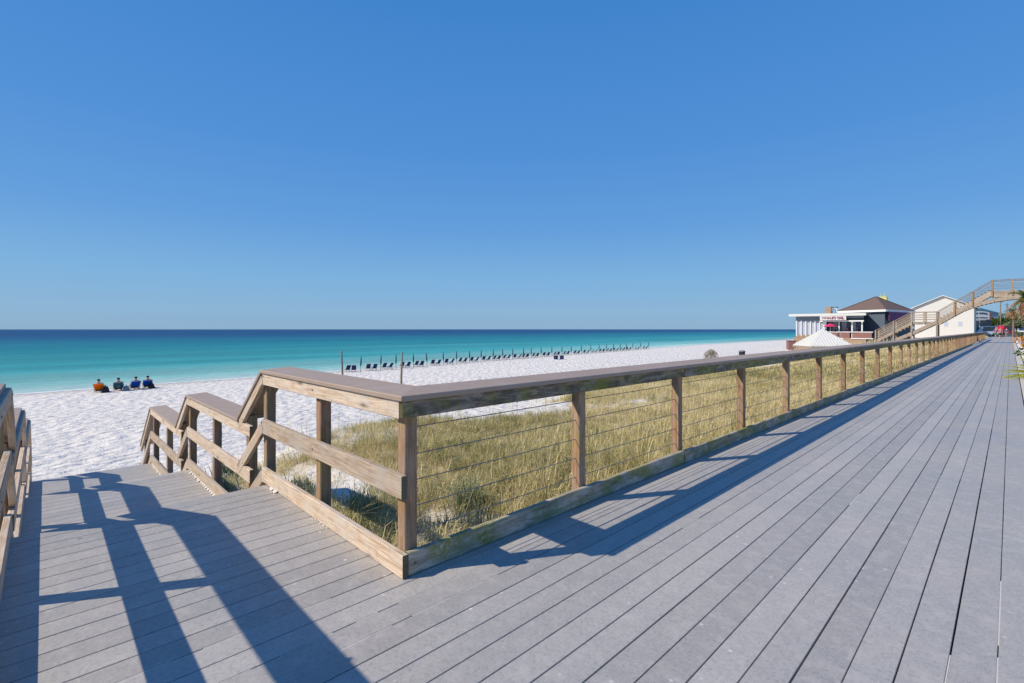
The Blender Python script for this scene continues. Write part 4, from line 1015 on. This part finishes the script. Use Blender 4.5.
# ------------------------------------------------------------------ parking, vehicles, poles, trees
m = Mesh(); m.box(-30, 60, 141, 400, -.10, -.04); kind(m.build('parking_asphalt', 'asphalt'), 'structure')
m = Mesh()
for i in range(12): m.box(-12+i*2.7, -11.9+i*2.7, 150, 155, -.0405, -.036)
kind(m.build('parking_markings', 'white'), 'structure')
def car(label, loc, rz, mat, van=False, L=4.7, W=1.85, H=1.75):
    c = empty('parked_van' if van else 'parked_car', label, 'van' if van else 'car', loc, rz)
    prof = [(-L/2,.35),(-L/2,.85),(-L/2+.1,1.0),(-L/2+.9,1.08),(-L/2+1.5,H-.05),(-L/2+1.9,H),(L/2-.5,H),(L/2-.1,1.1),(L/2,.9),(L/2,.35)]
    if van: prof = [(-L/2,.35),(-L/2,.95),(-L/2+.5,1.2),(-L/2+1.1,H-.08),(-L/2+1.4,H),(L/2-.12,H),(L/2,H-.15),(L/2,.35)]
    m = Mesh(); n = len(prof); vs_ = [(x, -W/2 + (.12 if z > 1.15 else 0), z) for x, z in prof] + [(x, W/2 - (.12 if z > 1.15 else 0), z) for x, z in prof]
    m.add(vs_, [tuple(range(n)), tuple(range(2*n-1, n-1, -1))] + [(i, n+i, n+(i+1) % n, (i+1) % n) for i in range(n)]); m.build('body', mat, c)
    for s_ in (-1, 1):
        m = Mesh(); y = s_*(W/2-.085); m.box(-L/2+1.5, L/2-.6, y-.02 if s_ > 0 else y-.035, y+.035 if s_ > 0 else y+.02, 1.15, H-.18); m.build('side_window', 'glass', c)
        for x in (-L/2+.85, L/2-.9):
            m = Mesh(); m.tube([(x, s_*(W/2-.18), .33), (x, s_*(W/2+.02), .33)], .33, 14); wh = m.build('wheel', 'rubber', c); m = Mesh(); m.tube([(x, s_*(W/2+.021), .33), (x, s_*(W/2+.035), .33)], .19, 10); m.build('rim', 'bolt', wh)
        m = Mesh(); m.box(-L/2-.02, -L/2+.03, s_*.62-.17, s_*.62+.17, .65, .82); m.build('headlight', 'white', c)
    m = Mesh(); m.hexa([(-L/2+.92,-W/2+.2,1.10),(-L/2+.92,W/2-.2,1.10),(-L/2+1.02,W/2-.2,1.10),(-L/2+1.02,-W/2+.2,1.10)], [(-L/2+1.42,-W/2+.22,H-.12),(-L/2+1.42,W/2-.22,H-.12),(-L/2+1.52,W/2-.22,H-.12),(-L/2+1.52,-W/2+.22,H-.12)]); m.build('windscreen', 'glass', c)
    m = Mesh(); m.box(-L/2-.06, -L/2+.05, -W/2+.05, W/2-.05, .32, .5); m.build('bumper', 'whitepaint', c)
    return c
p = at(1004.5, 143, z=0); car('bright red van parked side on beyond the far end of the boardwalk', (p.x, p.y, -.04), TH+R(8), 'redpaint', True, 4.6, 2.0, 2.55)
p = at(984.5, 118, z=0); car('white van parked before the shop windows beyond the fence end', (p.x, p.y-8, -.04), TH, 'whitepaint', True, 4.8, 2.0, 2.3)
for px, Z, h, lb in ((1000.5, 165, 11.5, 'tall thin utility pole behind the red van, left of the two'), (1007, 175, 11.0, 'tall thin utility pole behind the red van, right of the two')):
    p = at(px, Z, z=0); u = empty('utility_pole', lb, 'pole', (p.x, p.y, -.05)); m = Mesh(); m.tube([(0,0,0), (0,0,h)], [.19, .13], 8); m.build('pole', 'pole', u); m = Mesh(); m.beam((-.9*RT[0], -.9*RT[1], h-.6), (.9*RT[0], .9*RT[1], h-.6), .1, .12); m.build('crossarm', 'pole', u)
def leaf_cloud(name, n, cz, rad, hz, size, mat, par, seed, squash=1):
    r = np.random.default_rng(seed); nc = 9; cc = r.normal(0, 1, (nc, 3))*np.array([rad*.42, rad*.42, hz*.3]); cr = r.uniform(.35, .6, nc)*rad
    k_ = r.integers(0, nc, n); u = r.normal(0, 1, (n, 3)); u /= np.linalg.norm(u, axis=1)[:,None]; P_ = cc[k_] + u*(cr[k_]*r.uniform(.6, 1.05, n))[:,None]*np.array([1,1,hz/rad]); P_[:,2] += cz
    a = r.normal(0, 1, (n, 3)); a /= np.linalg.norm(a, axis=1)[:,None]; b = np.cross(a, r.normal(0, 1, (n, 3))); b /= np.linalg.norm(b, axis=1)[:,None]
    s_ = size*r.uniform(.6, 1.3, n)[:,None]; V = np.stack([P_-a*s_, P_-b*s_*.5, P_+a*s_, P_+b*s_*.5], 1).reshape(-1, 3); F = np.arange(4*n).reshape(n, 4)
    return fast(name, V, F, mat, {'tone': np.repeat(np.clip(r.normal(.5, .22, n) + .25*(cc[k_][:,2]/hz), 0, 1), 4)}, par)
def tree(label, px, Z, h, rad, mat='green', seed=0, n=1400):
    p = at(px, Z, z=0); t = empty('leafy_tree', label, 'tree', (p.x, p.y, -.1), 0, 'trees behind the far end of the boardwalk')
    m = Mesh(); m.tube([(0,0,0), (.1,0,h*.35), (.05,.1,h*.62)], [.24, .18, .08], 8)
    for k in range(4): a = k*1.6+seed; m.tube([(.08,0,h*.36), (math.cos(a)*rad*.5, math.sin(a)*rad*.5, h*.7)], [.11, .04], 6)
    m.build('trunk', 'bark', t); leaf_cloud('crown', n, h*.68, rad, h*.38, .28, mat, t, seed); return t
tree('dark green tree just right of the white shop sign', 993, 150, 5.6, 2.4, 'green', 1)
tree('tree with a rounded green crown between the shop and the utility poles', 997.5, 185, 7.2, 3.2, 'green', 2)
tree('light green tree directly behind the red van', 1003, 190, 7.6, 3.6, 'sage', 3)
tree('green tree right of the red van near the walk', 1010, 170, 6.8, 3.0, 'green', 4)
tree('low olive tree in the gap under the right end of the footbridge', 1016, 150, 4.9, 2.6, 'sage', 5)
def palm(label, px, Z, h, rad, seed, n=26, skirt=True, X=None):
    r = random.Random(seed); p = at(px, Z, z=0); t = empty('palm_tree', label, 'palm tree', (p.x, p.y, -.1), 0)
    m = Mesh(); m.tube([(0,0,0), (.08,0,h*.5), (.05,.05,h)], [.22, .17, .15], 8); m.build('trunk', 'bark', t)
    for nm, cnt, mat, e0, e1 in (('frond', n, 'green', -.3, 1.3), ('dead_frond', 34 if skirt else 0, 'palmskirt', -1.4, .1)):
        for k in range(cnt):
            m = Mesh(); a = r.uniform(0, 6.28); el = r.uniform(e0, e1); L = rad*r.uniform(.8, 1.1)*(1 if nm == 'frond' else .75); pts = []
            for i in range(7):
                s_ = i/6; pts.append(Vector((math.cos(a)*math.cos(el)*L*s_, math.sin(a)*math.cos(el)*L*s_, h + math.sin(el)*L*s_ - .55*L*s_*s_)))
            sd_ = Vector((-math.sin(a), math.cos(a), 0))
            m.tube(pts, [.025]*6+[.01], 4, tone=.5)
            for i in range(1, 7):
                for s_ in (-1, 1):
                    for fr_ in (0, .5):
                        q = pts[i-1].lerp(pts[i], fr_); tip = q + sd_*s_*rad*.28*(1-.5*i/7) + (pts[i]-pts[i-1])*.9 - Vector((0,0,.12*rad))
                        m.add([q, q + (pts[i]-pts[i-1])*.35, tip], [(0,1,2)], None, r.random())
            m.build(nm, mat, t)
    return t
palm('palm tree with brown dead fronds at the right edge of the photo by the footbridge', 1026, 46, 4.7, 1.75, 3, 14)
palm('distant palm tree right of the utility poles', 1013, 120, 6.2, 2.0, 5, 16)
# planting strip right of the boardwalk
def spiky(label, x, y, n, L, mat, seed, cat='plant'):
    r = random.Random(seed); o = empty('spiky_palm' if cat == 'plant' else 'shrub', label, cat, (x, y, -.06)); 
    for k in range(n):
        a = r.uniform(0, 6.28); el = r.uniform(.15, 1.35); l_ = L*r.uniform(.75, 1.1); sd_ = Vector((-math.sin(a), math.cos(a), 0)); pts = []
        for i in range(6):
            s_ = i/5; pts.append(Vector((math.cos(a)*math.cos(el)*l_*s_, math.sin(a)*math.cos(el)*l_*s_, .12 + math.sin(el)*l_*s_ - .35*l_*s_*s_)))
        m = Mesh(); m.tube(pts, [.012]*5+[.004], 4, tone=.6)
        for i in range(1, 6):
            for s_ in (-1, 1):
                for f_ in (0, .33, .66):
                    q = pts[i-1].lerp(pts[i], f_); tip = q + sd_*s_*L*.17*(1-.5*i/6) + (pts[i]-pts[i-1])*.8; m.add([q, q+(pts[i]-pts[i-1])*.16, tip], [(0,1,2)], None, r.random())
        m.build('frond', mat, o)
    return o
spiky('yellow green spiky palm spilling over the right edge of the boardwalk', .72, 21.6, 70, 1.15, 'lime', 1)
spiky('small green spiky plant behind the yellow green palm at the right edge', 1.2, 26.5, 30, .95, 'green', 2)
def shrub(label, x, y, rad, h, mat, seed, n=700):
    t = empty('shrub', label, 'shrub', (x, y, -.06), 0, 'shrubs along the right edge of the boardwalk'); m = Mesh()
    for k in range(6): a = k*1.05; m.tube([(0,0,0), (math.cos(a)*rad*.4, math.sin(a)*rad*.4, h*.6)], [.03, .012], 5)
    m.build('stem', 'bark', t); leaf_cloud('foliage', n, h*.55, rad, h*.5, .09, mat, t, seed)
M['croton'] = leaf_mat('croton_leaf', (.20, .06, .02), (.52, .20, .04), (.66, .38, .10))
shrub('orange leaved shrub on the right edge of the boardwalk, nearest orange one', 1.3, 62, .75, 1.25, 'croton', 1)
shrub('reddish orange shrub just before the larger orange leaved one', 1.1, 50, .4, .6, 'croton', 2)
shrub('low green shrub at the right edge between palm and orange shrubs', 1.2, 36, .8, .95, 'green', 3)
shrub('sage green shrub at the right edge behind the spiky plants', 1.3, 44, .8, .9, 'sage', 4)
shrub('olive shrub beyond the orange shrubs at the right edge', 1.6, 78, 1.1, 1.6, 'sage', 5)
shrub('dark green shrub farthest along the right edge of the walk', 1.8, 95, 1.3, 1.8, 'green', 6)
p = at(1023.5, 56, z=0); umbrella('patio_umbrella', 'dark blue patio umbrella with white trim at the right edge of the photo', (p.x+.25, p.y, -.06), .6, 1.5, 2.0, 'navy', 'white')
# people on the far boardwalk
p = at(993.5, 78, z=0); person('person in a violet shirt and teal shorts walking near the fence end', 'stand', 'violet', 'tealshorts', (p.x+.25, p.y, 0), 2.2)
p = at(1000.3, 76, z=0); person('person in a grey shirt walking in the middle of the far boardwalk', 'stand', 'greyshirt', 'dark', (p.x, p.y, 0), 2.0)
p = at(1006.5, 92, z=0); person('person in a blue shirt walking on the right side of the far boardwalk', 'stand', 'blue', 'greyshirt', (p.x, p.y, 0), -1.2)
